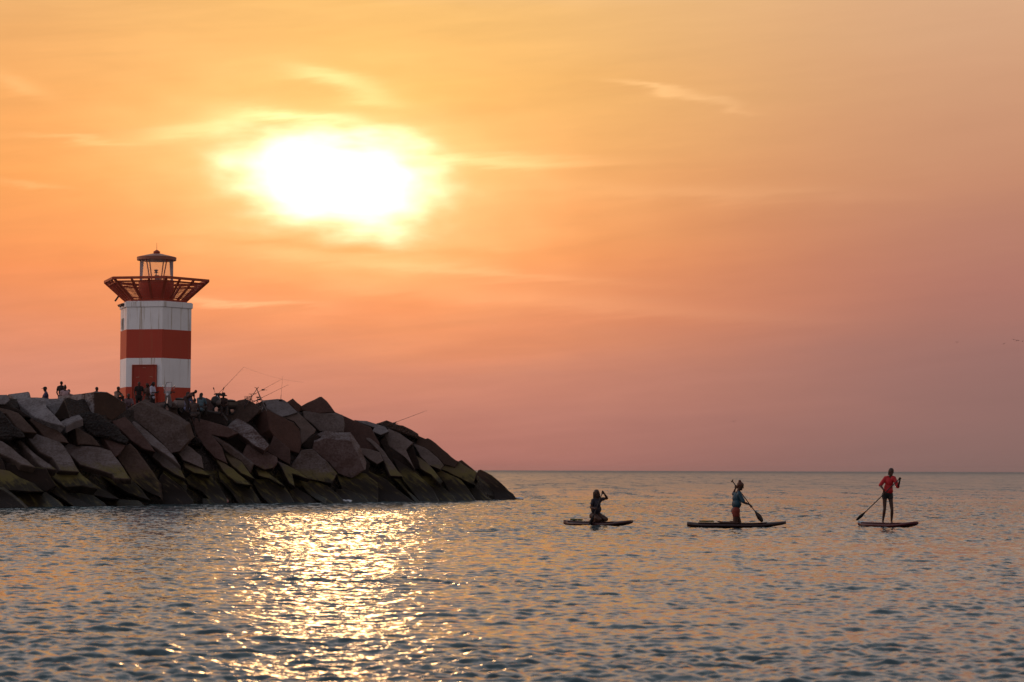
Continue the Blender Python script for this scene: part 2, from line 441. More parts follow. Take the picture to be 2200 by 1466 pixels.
Z1 = (0, 820, 5.055); Z2 = (350, 820, 5.055); Z3 = (720, 860, 5.238)
BR, RD, GY, DK, LT, YL = (.054, .027, .017), (.062, .027, .019), (.105, .080, .076), (.018, .009, .006), (.092, .058, .046), (.085, .055, .028)  # LT is made paler for slabs lit from above
rb = random.Random(11)
GROUP = 'concrete blocks of the breakwater'
def block(zr, poly, col, label, ty=1.1, tx=0.0, dr=0.0, ext=(-28, 34), ed=1.3, lich_lit=0.15, rough=False):
    ox, oy, s = zr
    pts = [(ox + x / s, oy + y / s) for x, y in poly]
    # anything that meets the waterline goes on down under the water
    pts = [(x, y + 10) if y > interp(PYW, x) - 7 else (x, y) for x, y in pts]
    cx = sum(p[0] for p in pts) / len(pts); cy = sum(p[1] for p in pts) / len(pts)
    Dc = slope_D(cx, cy) + dr
    ex_, ey_ = ext[0] / s, ext[1] / s
    def w(x, y, back):
        D = Dc + (tx * (x - cx) - ty * (y - cy)) / F * Dc
        if back: x, y, D = x + ex_, y + ey_, D + ed
        return P(x, y, D)
    area = sum(a[0] * b[1] - b[0] * a[1] for a, b in zip(pts, pts[1:] + pts[:1]))
    out_ = []
    n = len(pts)
    for i in range(n):
        a, b = Vector(pts[i]), Vector(pts[(i + 1) % n])
        Ld = (b - a).length
        k = max(1, int(Ld / 11))
        nrm = Vector((-(b - a).y, (b - a).x)) / max(Ld, 1e-3)
        for j in range(k):
            q = a.lerp(b, j / k)
            if j: q = q + nrm * rb.uniform(-1.0, 1.0) * (1.2 if rough else 0.85)
            out_.append(q)
    bm = bmesh.new()
    f = [bm.verts.new(w(q.x, q.y, 0)) for q in out_]
    g = [bm.verts.new(w(q.x, q.y, 1)) for q in out_]
    org = sum((v.co for v in f), Vector()) / len(f)
    for v in bm.verts: v.co -= org
    m = len(out_)
    ff = [bm.faces.new(f), bm.faces.new(g[::-1])]
    for i in range(m): bm.faces.new((f[i], g[i], g[(i + 1) % m], f[(i + 1) % m]))
    bmesh.ops.recalc_face_normals(bm, faces=bm.faces)
    rim = [e for e in ff[0].edges]
    bmesh.ops.bevel(bm, geom=rim, offset=0.035 if not rough else 0.08, segments=1, affect='EDGES', clamp_overlap=True)
    bmesh.ops.triangulate(bm, faces=[q for q in bm.faces if len(q.verts) > 4])
    bmesh.ops.subdivide_edges(bm, edges=[e for e in bm.edges if e.calc_length() > 0.7], cuts=2, use_grid_fill=True)
    k = 0.10 if rough else 0.035
    for v in bm.verts:
        p = v.co + org
        v.co += noise.noise_vector(p * (2.3 if rough else 0.9)) * k
    o = from_bm('concrete_block', bm, M_RUB if rough else M_CON)
    o.location = org
    j = rb.uniform(0.86, 1.16)
    o.color = (col[0] * j, col[1] * j, col[2] * j, lich_lit)
    tag(o, label, 'concrete block', GROUP)
    return o

# the mound of small stone under the blocks
CREST = [(-300, 858), (0, 858), (60, 858), (110, 862), (150, 856), (240, 856), (262, 873), (300, 876), (370, 872), (440, 884), (480, 880), (530, 866), (600, 866),
         (640, 880), (690, 880), (760, 905), (850, 912), (895, 934), (925, 950), (1000, 1002), (1024, 1017), (1060, 1045), (1090, 1068), (1135, 1090)]
def build_mound():
    bm = bmesh.new(); rows = []
    xs = list(range(-280, 1136, 12))
    for x in xs:
        yc, yw = interp(CREST, x) + 4, interp(PYW, x) + 12
        col = []
        for t in range(15):
            y = yw + (yc - yw) * t / 14
            D = slope_D(x, y) + 1.1
            p = P(x, y, D)
            p += noise.noise_vector(p * 1.2) * 0.25
            col.append(p)
        top = col[-1]
        for dd, dz in ((3, -0.3), (9, -0.3), (13, -2.5), (19, -6.5)):
            col.append(Vector((top.x, top.y + dd, min(top.z, 4.6) + dz)))
        rows.append([bm.verts.new(p) for p in col])
    for a, b in zip(rows, rows[1:]):
        for j in range(len(a) - 1): bm.faces.new((a[j], b[j], b[j + 1], a[j + 1]))
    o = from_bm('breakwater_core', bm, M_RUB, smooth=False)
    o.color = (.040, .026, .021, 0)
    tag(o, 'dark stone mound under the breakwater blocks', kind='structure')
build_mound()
DECK = 4.65
bd = B()
fr = [P(x, 880, slope_D(x, 868) + 2.6) for x in (-300, 0, 200, 400, 560)]
bm_ = bd.bm
dt = [bm_.verts.new((p.x, p.y, DECK)) for p in fr] + [bm_.verts.new((p.x + 1, p.y + 11, DECK)) for p in fr[::-1]]
db = [bm_.verts.new((v.co.x, v.co.y, DECK - .6)) for v in dt]
bm_.faces.new(dt); bm_.faces.new(db[::-1])
for i_ in range(len(dt)): bm_.faces.new((dt[i_], db[i_], db[(i_ + 1) % len(dt)], dt[(i_ + 1) % len(dt)]))
dk = bd.done('promenade', mat('deck_concrete', (.16, .14, .13), .85, bump=.4)); tag(dk, 'concrete walkway on top of the breakwater', kind='structure')

BL = [
 # left part, crest row
 (Z1, [(-120,150),(0,142),(78,140),(112,200),(60,250),(-120,250)], GY, 'grey block end at the far left of the crest', dict(lich_lit=.8, ty=1.3)),
 (Z1, [(95,137),(310,108),(328,118),(342,176),(490,175),(512,270),(600,368),(712,482),(590,452),(385,392),(300,325),(200,228)], GY, 'long pale slab with a raised corner on the left crest', dict(ty=1.9, ext=(-62, 74), ed=.5, lich_lit=1.6, dr=-.3)),
 (Z1, [(335,172),(490,182),(610,184),(705,180),(640,330),(600,370),(512,275),(460,242)], GY, 'pale grey block that the person in navy sits on', dict(ty=1.6, ext=(-10, 80), ed=.6, lich_lit=1.4)),
 (Z1, [(1018,112),(1170,118),(1235,152),(1300,195),(1368,228),(1372,312),(1290,372),(1215,428),(1095,372),(1018,352)], BR, 'largest crest block left of the tower, pale side meeting brown side', dict(ty=.25, tx=.9, ext=(-384, 52), ed=1.9, lich_lit=1.9)),
 (Z1, [(688,208),(757,398),(655,432),(592,368)], DK, 'dark triangular piece standing for the shadowed side of the largest crest block', dict(ty=.1, dr=-1.2, ext=(14, -4), ed=1.4, lich_lit=0)),  # shadow on the big block's side, built as a dark-coloured piece
 (Z1, [(650,442),(735,395),(860,357),(898,402),(800,440),(712,480)], GY, 'small block with a pale flat top below the largest crest block', dict(ty=2.6, dr=-1.4, ext=(4, 76), ed=-.05, lich_lit=1.5)),
 (Z1, [(860,358),(960,315),(1000,330),(1070,345),(1180,432),(1295,500),(1400,640),(1370,692),(1240,640),(1110,592),(1000,592),(900,450)], DK, 'dark crumbled block with rough broken stone face', dict(ty=.9, dr=-.4, rough=True, lich_lit=.1)),
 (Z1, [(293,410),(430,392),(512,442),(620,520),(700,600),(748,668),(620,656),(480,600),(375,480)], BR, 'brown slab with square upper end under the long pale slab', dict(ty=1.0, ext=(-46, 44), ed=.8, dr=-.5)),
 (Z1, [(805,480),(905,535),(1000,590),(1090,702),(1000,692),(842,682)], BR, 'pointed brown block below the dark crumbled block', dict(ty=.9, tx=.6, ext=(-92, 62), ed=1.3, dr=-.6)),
 (Z1, [(-120,210),(40,232),(200,300),(345,396),(250,384),(190,332),(0,284),(-120,268)], DK, 'dark flat block under the long pale slab at the left edge', dict(ty=.3, lich_lit=0)),
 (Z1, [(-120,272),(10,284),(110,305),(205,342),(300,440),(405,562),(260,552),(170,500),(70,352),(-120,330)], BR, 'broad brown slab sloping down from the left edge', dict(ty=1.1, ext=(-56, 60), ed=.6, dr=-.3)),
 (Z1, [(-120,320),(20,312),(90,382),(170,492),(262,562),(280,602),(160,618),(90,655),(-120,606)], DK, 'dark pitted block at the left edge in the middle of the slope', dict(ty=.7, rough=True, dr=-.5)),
 (Z1, [(265,550),(345,545),(500,602),(645,652),(702,704),(792,852),(862,978),(650,968),(565,832),(430,762),(300,622)], LT, 'long worn slab running down to the green weed, left slope', dict(ty=1.3, ext=(-40, 60), ed=.5, dr=-.6, lich_lit=.6)),
 (Z1, [(642,652),(860,690),(1080,710),(1205,746),(1292,862),(1422,1056),(1242,1048),(1215,1006),(1010,942),(872,902),(800,832),(705,738)], LT, 'wide smooth slab with a stepped lower edge in the left slope', dict(ty=1.5, ext=(2, 58), ed=.3, dr=-.7, lich_lit=.6)),
 (Z1, [(-120,600),(30,650),(110,700),(200,778),(292,852),(388,934),(230,902),(120,832),(-120,720)], LT, 'narrow pale slab pointing down right at the left edge', dict(ty=1.9, ext=(-30, 60), ed=.4, dr=-.4, lich_lit=.5)),
 (Z1, [(160,612),(215,622),(330,730),(422,812),(540,892),(622,962),(470,935),(398,880),(340,800)], LT, 'narrow pale slab with a white chip at its top, second from the left edge', dict(ty=1.9, ext=(-36, 66), ed=.4, dr=-.4, lich_lit=.6)),
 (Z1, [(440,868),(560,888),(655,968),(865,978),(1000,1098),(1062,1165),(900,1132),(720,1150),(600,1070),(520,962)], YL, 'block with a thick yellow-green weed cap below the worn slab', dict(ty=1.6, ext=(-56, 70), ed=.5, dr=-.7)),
 (Z1, [(60,888),(240,908),(505,948),(562,1050),(622,1132),(500,1202),(350,1122),(200,1032),(50,962)], DK, 'dark green flat-topped block low on the left', dict(ty=.3, lich_lit=0, dr=-.5)),
 (Z1, [(-120,770),(-20,790),(25,842),(65,962),(-120,952)], DK, 'dark green block cut by the left edge above the weed line', dict(ty=.5, lich_lit=0)),
 (Z1, [(-120,952),(40,955),(105,968),(222,1040),(372,1112),(482,1202),(300,1202),(100,1182),(-120,1140)], YL, 'dark block with a bright weed ridge low at the left edge', dict(ty=1.2, lich_lit=0, dr=-.5)),
 (Z1, [(-120,1150),(20,1165),(112,1226),(200,1302),(325,1372),(320,1440),(-120,1440)], DK, 'nearest dark block standing in the water at the left corner', dict(ty=.35, lich_lit=0, dr=-1.8, ext=(20, -18))),
 (Z1, [(110,1195),(250,1185),(500,1202),(640,1292),(770,1385),(560,1385),(330,1385),(215,1300)], YL, 'low weedy block at the waterline behind the left corner block', dict(ty=1.4, lich_lit=0, dr=-.6)),
 (Z1, [(560,1048),(642,1110),(762,1232),(900,1292),(1130,1375),(900,1380),(700,1292),(520,1192)], DK, 'long dark block sliding into the water left of the tower', dict(ty=1.0, lich_lit=0, dr=-.3)),
 (Z1, [(645,1062),(820,1075),(1000,1098),(1112,1170),(1300,1272),(1200,1272),(950,1222),(762,1182)], DK, 'dark weedy block under the yellow-green weed cap', dict(ty=1.0, lich_lit=0)),
 (Z1, [(1010,945),(1120,965),(1222,1010),(1242,1048),(1422,1058),(1500,1132),(1640,1292),(1400,1222),(1105,1042),(985,992)], BR, 'brown block tucked under the wide smooth slab', dict(ty=.9, lich_lit=0)),
 (Z1, [(960,1198),(1130,1228),(1300,1278),(1500,1292),(1660,1360),(1300,1370),(1130,1312)], YL, 'flat weed-covered block at the waterline below the wide smooth slab', dict(ty=2.0, lich_lit=0, dr=-.3)),
 (Z1, [(702,1232),(960,1200),(1130,1312),(1250,1385),(1000,1390),(830,1300)], YL, 'weed-streaked block at the waterline left of the flat weedy block', dict(ty=1.3, lich_lit=0)),
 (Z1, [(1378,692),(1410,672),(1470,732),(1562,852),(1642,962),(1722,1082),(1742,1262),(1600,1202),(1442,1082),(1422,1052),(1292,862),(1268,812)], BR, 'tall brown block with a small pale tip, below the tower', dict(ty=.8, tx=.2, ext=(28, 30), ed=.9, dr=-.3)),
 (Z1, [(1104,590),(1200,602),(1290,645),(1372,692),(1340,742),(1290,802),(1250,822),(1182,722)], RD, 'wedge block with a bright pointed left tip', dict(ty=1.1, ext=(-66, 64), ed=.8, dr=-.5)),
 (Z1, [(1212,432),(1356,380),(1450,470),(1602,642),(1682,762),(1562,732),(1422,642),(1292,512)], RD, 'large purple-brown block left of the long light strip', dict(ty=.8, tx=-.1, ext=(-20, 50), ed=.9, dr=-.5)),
 (Z1, [(1356,378),(1500,452),(1682,602),(1882,792),(1965,925),(1850,822),(1640,692),(1560,602),(1450,470)], LT, 'long narrow light strip of block below the tower', dict(ty=2.2, ext=(-4, 46), ed=.2, dr=-.7, lich_lit=.7)),
 (Z1, [(1216,426),(1380,300),(1520,222),(1580,236),(1700,300),(1850,382),(2012,482),(2060,640),(1960,760),(1860,780),(1682,604),(1500,452),(1360,378)], BR, 'huge brown block right in front of the tower door', dict(ty=.7, ext=(52, -30), ed=1.4, dr=.1, lich_lit=.5)),
 (Z1, [(1700,270),(1905,222),(1925,262),(1932,345),(2010,432),(1860,372)], BR, 'block under the parked motor scooter with a pale level top', dict(ty=.5, ext=(-96, -26), ed=1.2, dr=.3, lich_lit=.6)),
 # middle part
 (Z2, [(155,285),(330,255),(340,332),(300,392),(235,432),(150,380)], DK, 'dark block with a pale rim at the foot of the tower right side', dict(ty=.3, ext=(-4, -36), ed=1.1, lich_lit=.5, dr=.2)),
 (Z2, [(338,282),(362,240),(392,200),(470,178),(530,210),(632,292),(582,334),(400,302)], RD, 'humped crest block right of the tower', dict(ty=.9, ext=(0, 20), ed=1.4, lich_lit=.2, dr=.4)),
 (Z2, [(338,292),(582,336),(642,342),(702,422),(692,482),(562,452),(350,416),(298,392)], DK, 'dark block with a thin pale upper edge below the humped crest block', dict(ty=.35, ext=(2, -15), ed=1.2, lich_lit=.6)),
 (Z2, [(632,292),(720,248),(820,206),(900,190),(1000,240),(1068,302),(1000,372),(922,442),(862,462),(800,402),(692,482),(640,382)], BR, 'broad brown crest block below the fishing tripod', dict(ty=.9, ext=(0, 30), lich_lit=.15, dr=.2)),
 (Z2, [(1130,298),(1215,345),(1312,392),(1422,442),(1492,522),(1502,692),(1482,782),(1382,742),(1202,582),(1158,520)], RD, 'pyramid-shaped block with an upright ridge in mid slope', dict(ty=.55, tx=.8, ext=(-232, 142), ed=1.7, dr=-.6, lich_lit=.1)),
 (Z2, [(1082,202),(1180,196),(1292,195),(1352,226),(1462,332),(1375,365),(1290,382),(1142,302),(1108,290)], GY, 'greyish crest slab left of the two peaks', dict(ty=1.5, lich_lit=.6, dr=.2)),
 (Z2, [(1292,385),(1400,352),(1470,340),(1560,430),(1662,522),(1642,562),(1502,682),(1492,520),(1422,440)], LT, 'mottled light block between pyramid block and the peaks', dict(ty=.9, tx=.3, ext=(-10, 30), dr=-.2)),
 (Z2, [(690,492),(745,430),(802,395),(882,430),(962,482),(1102,622),(1162,692),(1102,752),(982,692),(822,562)], RD, 'tilted block with white-streaked upper end in mid slope', dict(ty=1.7, ext=(-14, 46), ed=.5, dr=-1.0, lich_lit=1.2)),
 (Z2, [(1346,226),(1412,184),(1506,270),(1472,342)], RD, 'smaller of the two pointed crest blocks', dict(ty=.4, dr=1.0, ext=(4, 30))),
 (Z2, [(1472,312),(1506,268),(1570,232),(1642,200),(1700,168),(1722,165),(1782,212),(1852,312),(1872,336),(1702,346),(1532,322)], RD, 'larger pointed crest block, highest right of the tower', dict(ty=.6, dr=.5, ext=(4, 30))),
 (Z2, [(1522,322),(1702,346),(1870,338),(1952,362),(1976,462),(1970,552),(1702,542),(1642,482),(1532,392)], LT, 'mottled pinkish block under the larger pointed crest block', dict(ty=1.0, dr=-.1, lich_lit=.35)),
 (Z2, [(1640,662),(1742,618),(2022,634),(2122,782),(2200,962),(2052,1052),(1902,1002),(1802,882),(1622,732)], RD, 'large block with a white-crusted top ledge', dict(ty=.5, ext=(14, -84), ed=1.0, dr=-.8, lich_lit=1.0)),
 (Z2, [(1490,692),(1662,560),(1722,598),(1640,662),(1612,742),(1502,702)], DK, 'dark recessed block left of the white-crusted ledge', dict(ty=.2, lich_lit=0, dr=.1)),
 (Z2, [(1400,892),(1502,742),(1622,734),(1782,862),(1896,1002),(1832,1112),(1602,1062),(1502,1002),(1382,942)], BR, 'rounded brown block with a grey-flecked left shoulder', dict(ty=1.0, dr=-.6, ext=(-20, 30), lich_lit=.5)),
 (Z2, [(310,385),(422,410),(560,450),(702,492),(822,566),(702,612),(532,576),(642,722),(702,892),(562,832),(432,692),(352,562)], RD, 'long forked-looking block with a white chipped left edge', dict(ty=1.0, ext=(-14, 26), ed=.8, dr=-.3, lich_lit=.2)),
 (Z2, [(190,422),(302,386),(352,542),(432,692),(302,702),(182,642),(42,592),(120,482)], DK, 'dark mottled block left of the white chipped edge', dict(ty=.3, tx=-.6, lich_lit=.1, rough=True)),
 (Z2, [(520,578),(592,610),(720,700),(852,792),(985,902),(952,1002),(852,862),(742,802),(662,742),(642,702)], BR, 'slim block with a thin light upper edge', dict(ty=.6, dr=-.4, ext=(8, -10), ed=.6, lich_lit=.5)),
 (Z2, [(560,590),(822,562),(992,692),(902,692),(850,780)], DK, 'darkest block, standing in for the shaded hollow of the mid slope', dict(ty=0.0, dr=.6, lich_lit=0)),  # dark colour stands for the shade inside the cavity
 (Z2, [(910,686),(992,690),(1102,752),(1242,822),(1252,872),(1202,942),(1102,962),(962,892),(862,792)], RD, 'purple-brown block with a bright left rim under the tilted block', dict(ty=1.0, dr=-.9, ext=(-16, 30), lich_lit=.25)),
 (Z2, [(1162,692),(1200,582),(1382,742),(1382,842),(1372,902),(1242,822),(1112,747)], RD, 'steep block below the upright ridge', dict(ty=.8, dr=-.4, ext=(0, 30), lich_lit=.1)),
 (Z2, [(650,752),(762,802),(862,872),(952,1002),(1002,1062),(852,992),(752,912),(692,832)], YL, 'yellow-weed slab, upper of the pair right of the dark notch', dict(ty=1.9, dr=-.5, ext=(-24, 40), lich_lit=0)),
 (Z2, [(560,832),(662,882),(762,942),(872,1042),(955,1128),(802,1102),(702,1022),(612,902)], YL, 'yellow-weed slab, lower of the pair right of the dark notch', dict(ty=1.9, dr=-.5, ext=(-24, 40), lich_lit=0)),
 (Z2, [(960,892),(1102,960),(1222,1052),(1332,1142),(1152,1052),(1042,1022)], YL, 'small yellow-weed slab in the middle of the slope foot', dict(ty=1.8, dr=-.5, lich_lit=0)),
 (Z2, [(1232,852),(1342,902),(1522,1012),(1602,1062),(1402,1002),(1432,1142),(1372,1102),(1302,962)], LT, 'light slab with a weedy downward prong', dict(ty=1.6, dr=-.7, lich_lit=.2)),
 (Z2, [(40,590),(122,602),(282,702),(422,812),(442,952),(332,902),(222,852),(62,662)], LT, 'block with a white chipped corner below the huge brown block', dict(ty=1.2, dr=-.5, ext=(-20, 40), lich_lit=.4)),
 (Z2, [(220,872),(302,882),(420,950),(512,1022),(332,992),(242,932)], YL, 'bright weed-topped block beneath the white chipped corner', dict(ty=2.0, dr=-.5, ext=(-16, 46), lich_lit=0)),
 (Z2, [(-252,680),(-100,690),(2,702),(62,772),(162,882),(248,1058),(122,1002),(2,922),(-100,832),(-222,722)], LT, 'smooth light slab right below the long narrow light strip', dict(ty=1.5, dr=-.5, ext=(-30, 40), lich_lit=.3)),
 (Z2, [(-20,922),(62,962),(182,1052),(262,1122),(252,1192),(132,1082),(2,982)], YL, 'weedy ridge block under the smooth light slab', dict(ty=1.8, dr=-.4, lich_lit=0)),
 (Z2, [(-40,1062),(2,982),(122,1082),(252,1192),(332,1292),(342,1390),(102,1395),(-60,1390),(-120,1262)], DK, 'big dark waterline block below the tower', dict(ty=.4, lich_lit=0, dr=-.2)),
 (Z2, [(242,1062),(332,992),(522,1032),(622,1152),(702,1292),(640,1380),(422,1202),(272,1122)], DK, 'dark block beside the big dark waterline block', dict(ty=.9, lich_lit=0)),
 (Z2, [(430,1262),(522,1270),(660,1345),(560,1350),(430,1340)], YL, 'yellow wedge block at the waterline next to the pink float', dict(ty=1.8, dr=-.3, lich_lit=0)),
 (Z2, [(600,962),(702,1032),(952,1132),(1102,1322),(1100,1385),(900,1385),(742,1202),(622,1082)], DK, 'long dark block running under water right of the pink float', dict(ty=1.0, lich_lit=0)),
 (Z2, [(850,1232),(952,1262),(1070,1345),(940,1350)], YL, 'small light wedge at the waterline in the middle', dict(ty=1.6, dr=-.6, lich_lit=0)),
 (Z2, [(950,1062),(1152,1062),(1332,1152),(1470,1330),(1200,1345),(1052,1222)], DK, 'dark striped block at the waterline under the weedy prong', dict(ty=1.1, lich_lit=0)),
 (Z2, [(1332,1002),(1502,1012),(1782,1132),(1902,1232),(2040,1330),(1800,1340),(1582,1202),(1432,1142)], BR, 'long low ribbed block leading to the foam streak', dict(ty=1.1, lich_lit=0)),
 (Z2, [(1500,1132),(1642,1192),(1782,1272),(1762,1292),(1602,1232)], YL, 'slender weedy slab lying on the ribbed block', dict(ty=1.9, dr=-.7, lich_lit=0)),
 (Z2, [(1342,1202),(1442,1150),(1602,1242),(1780,1340),(1720,1345),(1462,1345)], DK, 'dark waterline block left of the foam streak', dict(ty=.9, lich_lit=0)),
 (Z2, [(1880,1012),(2002,962),(2202,1002),(2332,1102),(2340,1330),(2060,1335),(1920,1112)], DK, 'dark block below the large white-ledged block', dict(ty=.9, lich_lit=0, dr=-.2)),
 # right part
 (Z3, [(-30,128),(0,134),(105,175),(202,222),(300,262),(402,302),(432,352),(502,482),(502,582),(222,542),(102,372),(80,250)], RD, 'dark red-brown crest slab right of the larger pointed block', dict(ty=.7, dr=.2, lich_lit=.05)),
 (Z3, [(215,222),(352,235),(462,268),(562,300),(602,352),(512,392),(415,352),(442,312),(300,262)], GY, 'flat grey crest slab shaped like an arrow', dict(ty=1.8, dr=-.2, ext=(0, 24), lich_lit=.5)),
 (Z3, [(460,265),(572,232),(682,260),(770,290),(852,322),(932,372),(942,402),(922,422),(802,392),(732,372),(602,322)], BR, 'dark humped crest block with the lone rod behind it', dict(ty=.5, dr=.3, rough=True, ext=(0, 24), lich_lit=0)),
 (Z3, [(545,362),(602,322),(732,376),(880,482),(797,562),(850,680),(905,785),(782,642),(602,517)], LT, 'light block with a narrowing tail in the right slope', dict(ty=1.2, dr=-.4, ext=(-14, 30), lich_lit=.3)),
 (Z3, [(275,300),(342,372),(452,472),(562,582),(642,702),(702,790),(762,862),(622,852),(562,722),(502,582),(352,442)], LT, 'long light slab slanting down between dark blocks, right slope', dict(ty=1.3, dr=-.6, ext=(-22, 30), lich_lit=.25)),
 (Z3, [(220,535),(332,545),(502,582),(542,682),(472,722),(382,662)], LT, 'purple-grey block wedged left of the long light slab', dict(ty=1.1, dr=-.4, lich_lit=.2)),
 (Z3, [(0,442),(110,442),(232,560),(392,702),(382,802),(562,882),(702,1002),(960,1150),(602,1160),(202,1002),(0,862)], DK, 'biggest dark block reaching the water in the right half', dict(ty=.6, dr=0, lich_lit=0)),
 (Z3, [(505,470),(560,390),(605,520),(785,645),(905,790),(960,850),(760,760),(640,700),(560,580)], DK, 'dark narrow block between the two light slabs of the right slope', dict(ty=.3, dr=.2, lich_lit=0)),
 (Z3, [(885,490),(1002,530),(1152,642),(1224,732),(1182,782),(1052,732),(962,642)], LT, 'smooth light block below the outer crest edge', dict(ty=1.2, dr=-.5, ext=(-14, 24), lich_lit=.2)),
 (Z3, [(938,402),(1022,440),(1042,430),(1082,450),(1220,560),(1352,672),(1392,692),(1352,762),(1222,722),(1102,602),(1002,532),(905,500)], BR, 'long straight-edged block along the outer skyline', dict(ty=.6, dr=.2, ext=(0, 26), lich_lit=0)),
 (Z3, [(870,600),(960,655),(1052,722),(1140,820),(1212,922),(1182,952),(1082,842),(962,772)], YL, 'narrow green-brown slab in the right slope', dict(ty=1.7, dr=-.5, lich_lit=0)),
 (Z3, [(790,562),(872,502),(902,602),(962,762),(902,790)], DK, 'dark upright block at the end of the tailed light block', dict(ty=.2, lich_lit=0)),
 (Z3, [(1180,772),(1252,722),(1392,692),(1482,750),(1592,812),(1562,922),(1582,962),(1452,902),(1262,802)], YL, 'green-brown block under the outer skyline, near the tip', dict(ty=1.1, lich_lit=0, dr=-.2)),
 (Z3, [(1378,692),(1422,674),(1500,735),(1594,808),(1602,902),(1502,862)], BR, 'dark blunt-topped block, second last before the tip', dict(ty=.4, dr=.3, ext=(0, 26), lich_lit=0)),
 (Z3, [(1590,818),(1612,782),(1637,777),(1762,842),(1902,962),(1960,1022),(2002,1052),(2060,1085),(2100,1115),(1982,1150),(1800,1150),(1652,962)], BR, 'last dark block tapering into the sea at the tip', dict(ty=.5, lich_lit=0, ext=(0, 26))),
 (Z3, [(640,642),(802,742),(952,852),(1102,1002),(1210,1150),(1002,1155),(882,1052),(762,902),(702,782)], DK, 'dark ribbed block under the tailed light block', dict(ty=1.0, lich_lit=0)),
 (Z3, [(640,872),(762,962),(872,1062),(1010,1155),(942,1155),(802,1022)], YL, 'thin weedy slab near the water in the right half', dict(ty=1.7, dr=-.6, lich_lit=0)),
 (Z3, [(960,862),(1062,852),(1182,952),(1332,1082),(1430,1155),(1202,1155),(1082,1012)], DK, 'weed-streaked dark block in the foot of the right slope', dict(ty=1.2, lich_lit=0)),
 (Z3, [(1080,732),(1182,782),(1422,902),(1502,992),(1602,1102),(1640,1155),(1402,1155),(1252,982)], BR, 'long brown block slanting to the water near the tip', dict(ty=1.1, lich_lit=0, dr=-.1)),
 (Z3, [(1420,902),(1582,962),(1702,1082),(1900,1155),(1622,1155),(1502,1002)], DK, 'low dark block beside the last block of the tip', dict(ty=1.0, lich_lit=0, dr=-.3)),
 (Z3, [(0,1000),(102,1002),(302,1062),(430,1158),(100,1158),(0,1158)], DK, 'low dark block just right of the foam streak', dict(ty=1.1, lich_lit=0, dr=-.5)),
]
for zr, poly, col, label, kw in BL: block(zr, poly, col, label, **kw)

# a little foam where the swell breaks on the blocks
def foam(px, py, w, label, seed):
    rg = random.Random(seed)
    D = 1.75 * F / (py - 1010) - 0.3
    b = B(P(px, py, D))
    for i in range(26):
        t = rg.random()
        x = px + (t - .5) * w; c = P(x, py + (t - .5) * w * .06, D - rg.random() * .8)
        b.ball((c.x, c.y, .03 + .08 * rg.random()), (rg.uniform(.05, .16), rg.uniform(.06, .2), rg.uniform(.02, .07)), seg=8)
    o = b.done('sea_foam', mat('foam', (.62, .62, .64), .6, var=.1), smooth=True)
    tag(o, label, kind='stuff')
foam(238, 1087.5, 26, 'white foam splash at the waterline left of the tower', 1)
foam(742, 1080.5, 22, 'white foam streak at the foot of the blocks', 2)
foam(1112, 1073.5, 24, 'foam at the outer tip of the breakwater', 3)
c = P(487, 1082, 112.6)
fb = B((c.x, c.y, .12)); fb.ball((c.x, c.y, .13), (.10, .10, .09)); fb.tube((c.x, c.y, .2), (c.x, c.y, .27), .02)
tag(fb.done('float', mat('float_pink', (.45, .22, .22), .5), smooth=True), 'small round pink float bobbing at the foot of the blocks', 'float')
# ------------------------------------------------------------------ lighthouse
TD = 120.0
tc_ = P(332.5, 880, TD)
TX, TY = tc_.x, tc_.y
VA = math.atan2(TX, TY)
LAT, CWD = Vector((math.cos(VA), -math.sin(VA), 0)), Vector((-math.sin(VA), -math.cos(VA), 0))
def pol(r, a, z): return Vector((TX, TY, z)) + LAT * (r * math.cos(a)) + CWD * (r * math.sin(a))
def zt(py, D=TD): return P(336, py, D).z
def tower_paint(name, col, streak):
    m = bpy.data.materials.new(name); m.use_nodes = True
    T = NT(m.node_tree); b = m.node_tree.nodes['Principled BSDF']
    g = T.n('ShaderNodeNewGeometry'); p = g.outputs['Position']
    n1 = T.noise(p, 1.2, 5, .6); n2 = T.noise(T.vm('MULTIPLY', p, (5.0, 5.0, 0.22)), 1.0, 5, .65); n3 = T.noise(p, 14, 4, .7)
    f = T.m('ADD', .84, T.m('ADD', T.m('MULTIPLY', n1, .22), T.m('MULTIPLY', n3, .10)))
    s = T.n('ShaderNodeVectorMath', operation='SCALE'); s.inputs[0].default_value = col; T.lk(f, s.inputs[3])
    c = T.mix(T.m('MULTIPLY', T.smooth(n2, .53, .68), streak), s.outputs[0], (.30, .19, .09, 1))
    c = T.mix(T.m('MULTIPLY', T.smooth(n3, .70, .76), streak * .7), c, (.12, .09, .08, 1))
    T.lk(c, b.inputs['Base Color']); b.inputs['Roughness'].default_value = .55; b.inputs['Specular IOR Level'].default_value = .3
    bp = T.n('ShaderNodeBump'); bp.inputs['Strength'].default_value = .25; bp.inputs['Distance'].default_value = .01
    T.lk(n3, bp.inputs['Height']); T.lk(bp.outputs[0], b.inputs['Normal'])
    return m
M_WHITE = tower_paint('white_tower_paint', (.80, .77, .78), .75)
M_RED = tower_paint('red_tower_paint', (.44, .045, .020), .12)
M_DRED = tower_paint('dull_red_metal', (.36, .055, .025), .12)
HA = [math.radians(a) for a in (20, 80, 140, 200, 260, 320)]
def hexpts(rad, z, off=0.0, n=6):
    # seen from the camera: vertex k sits toward -Y for positive angles
    return [pol(rad, a, z) for a in HA]
lh = empty('lighthouse', (TX, TY, DECK), 'red and white banded lighthouse with flared red gallery on the breakwater', 'lighthouse')
O_ = (TX, TY, DECK)
RH = 80 / F * TD
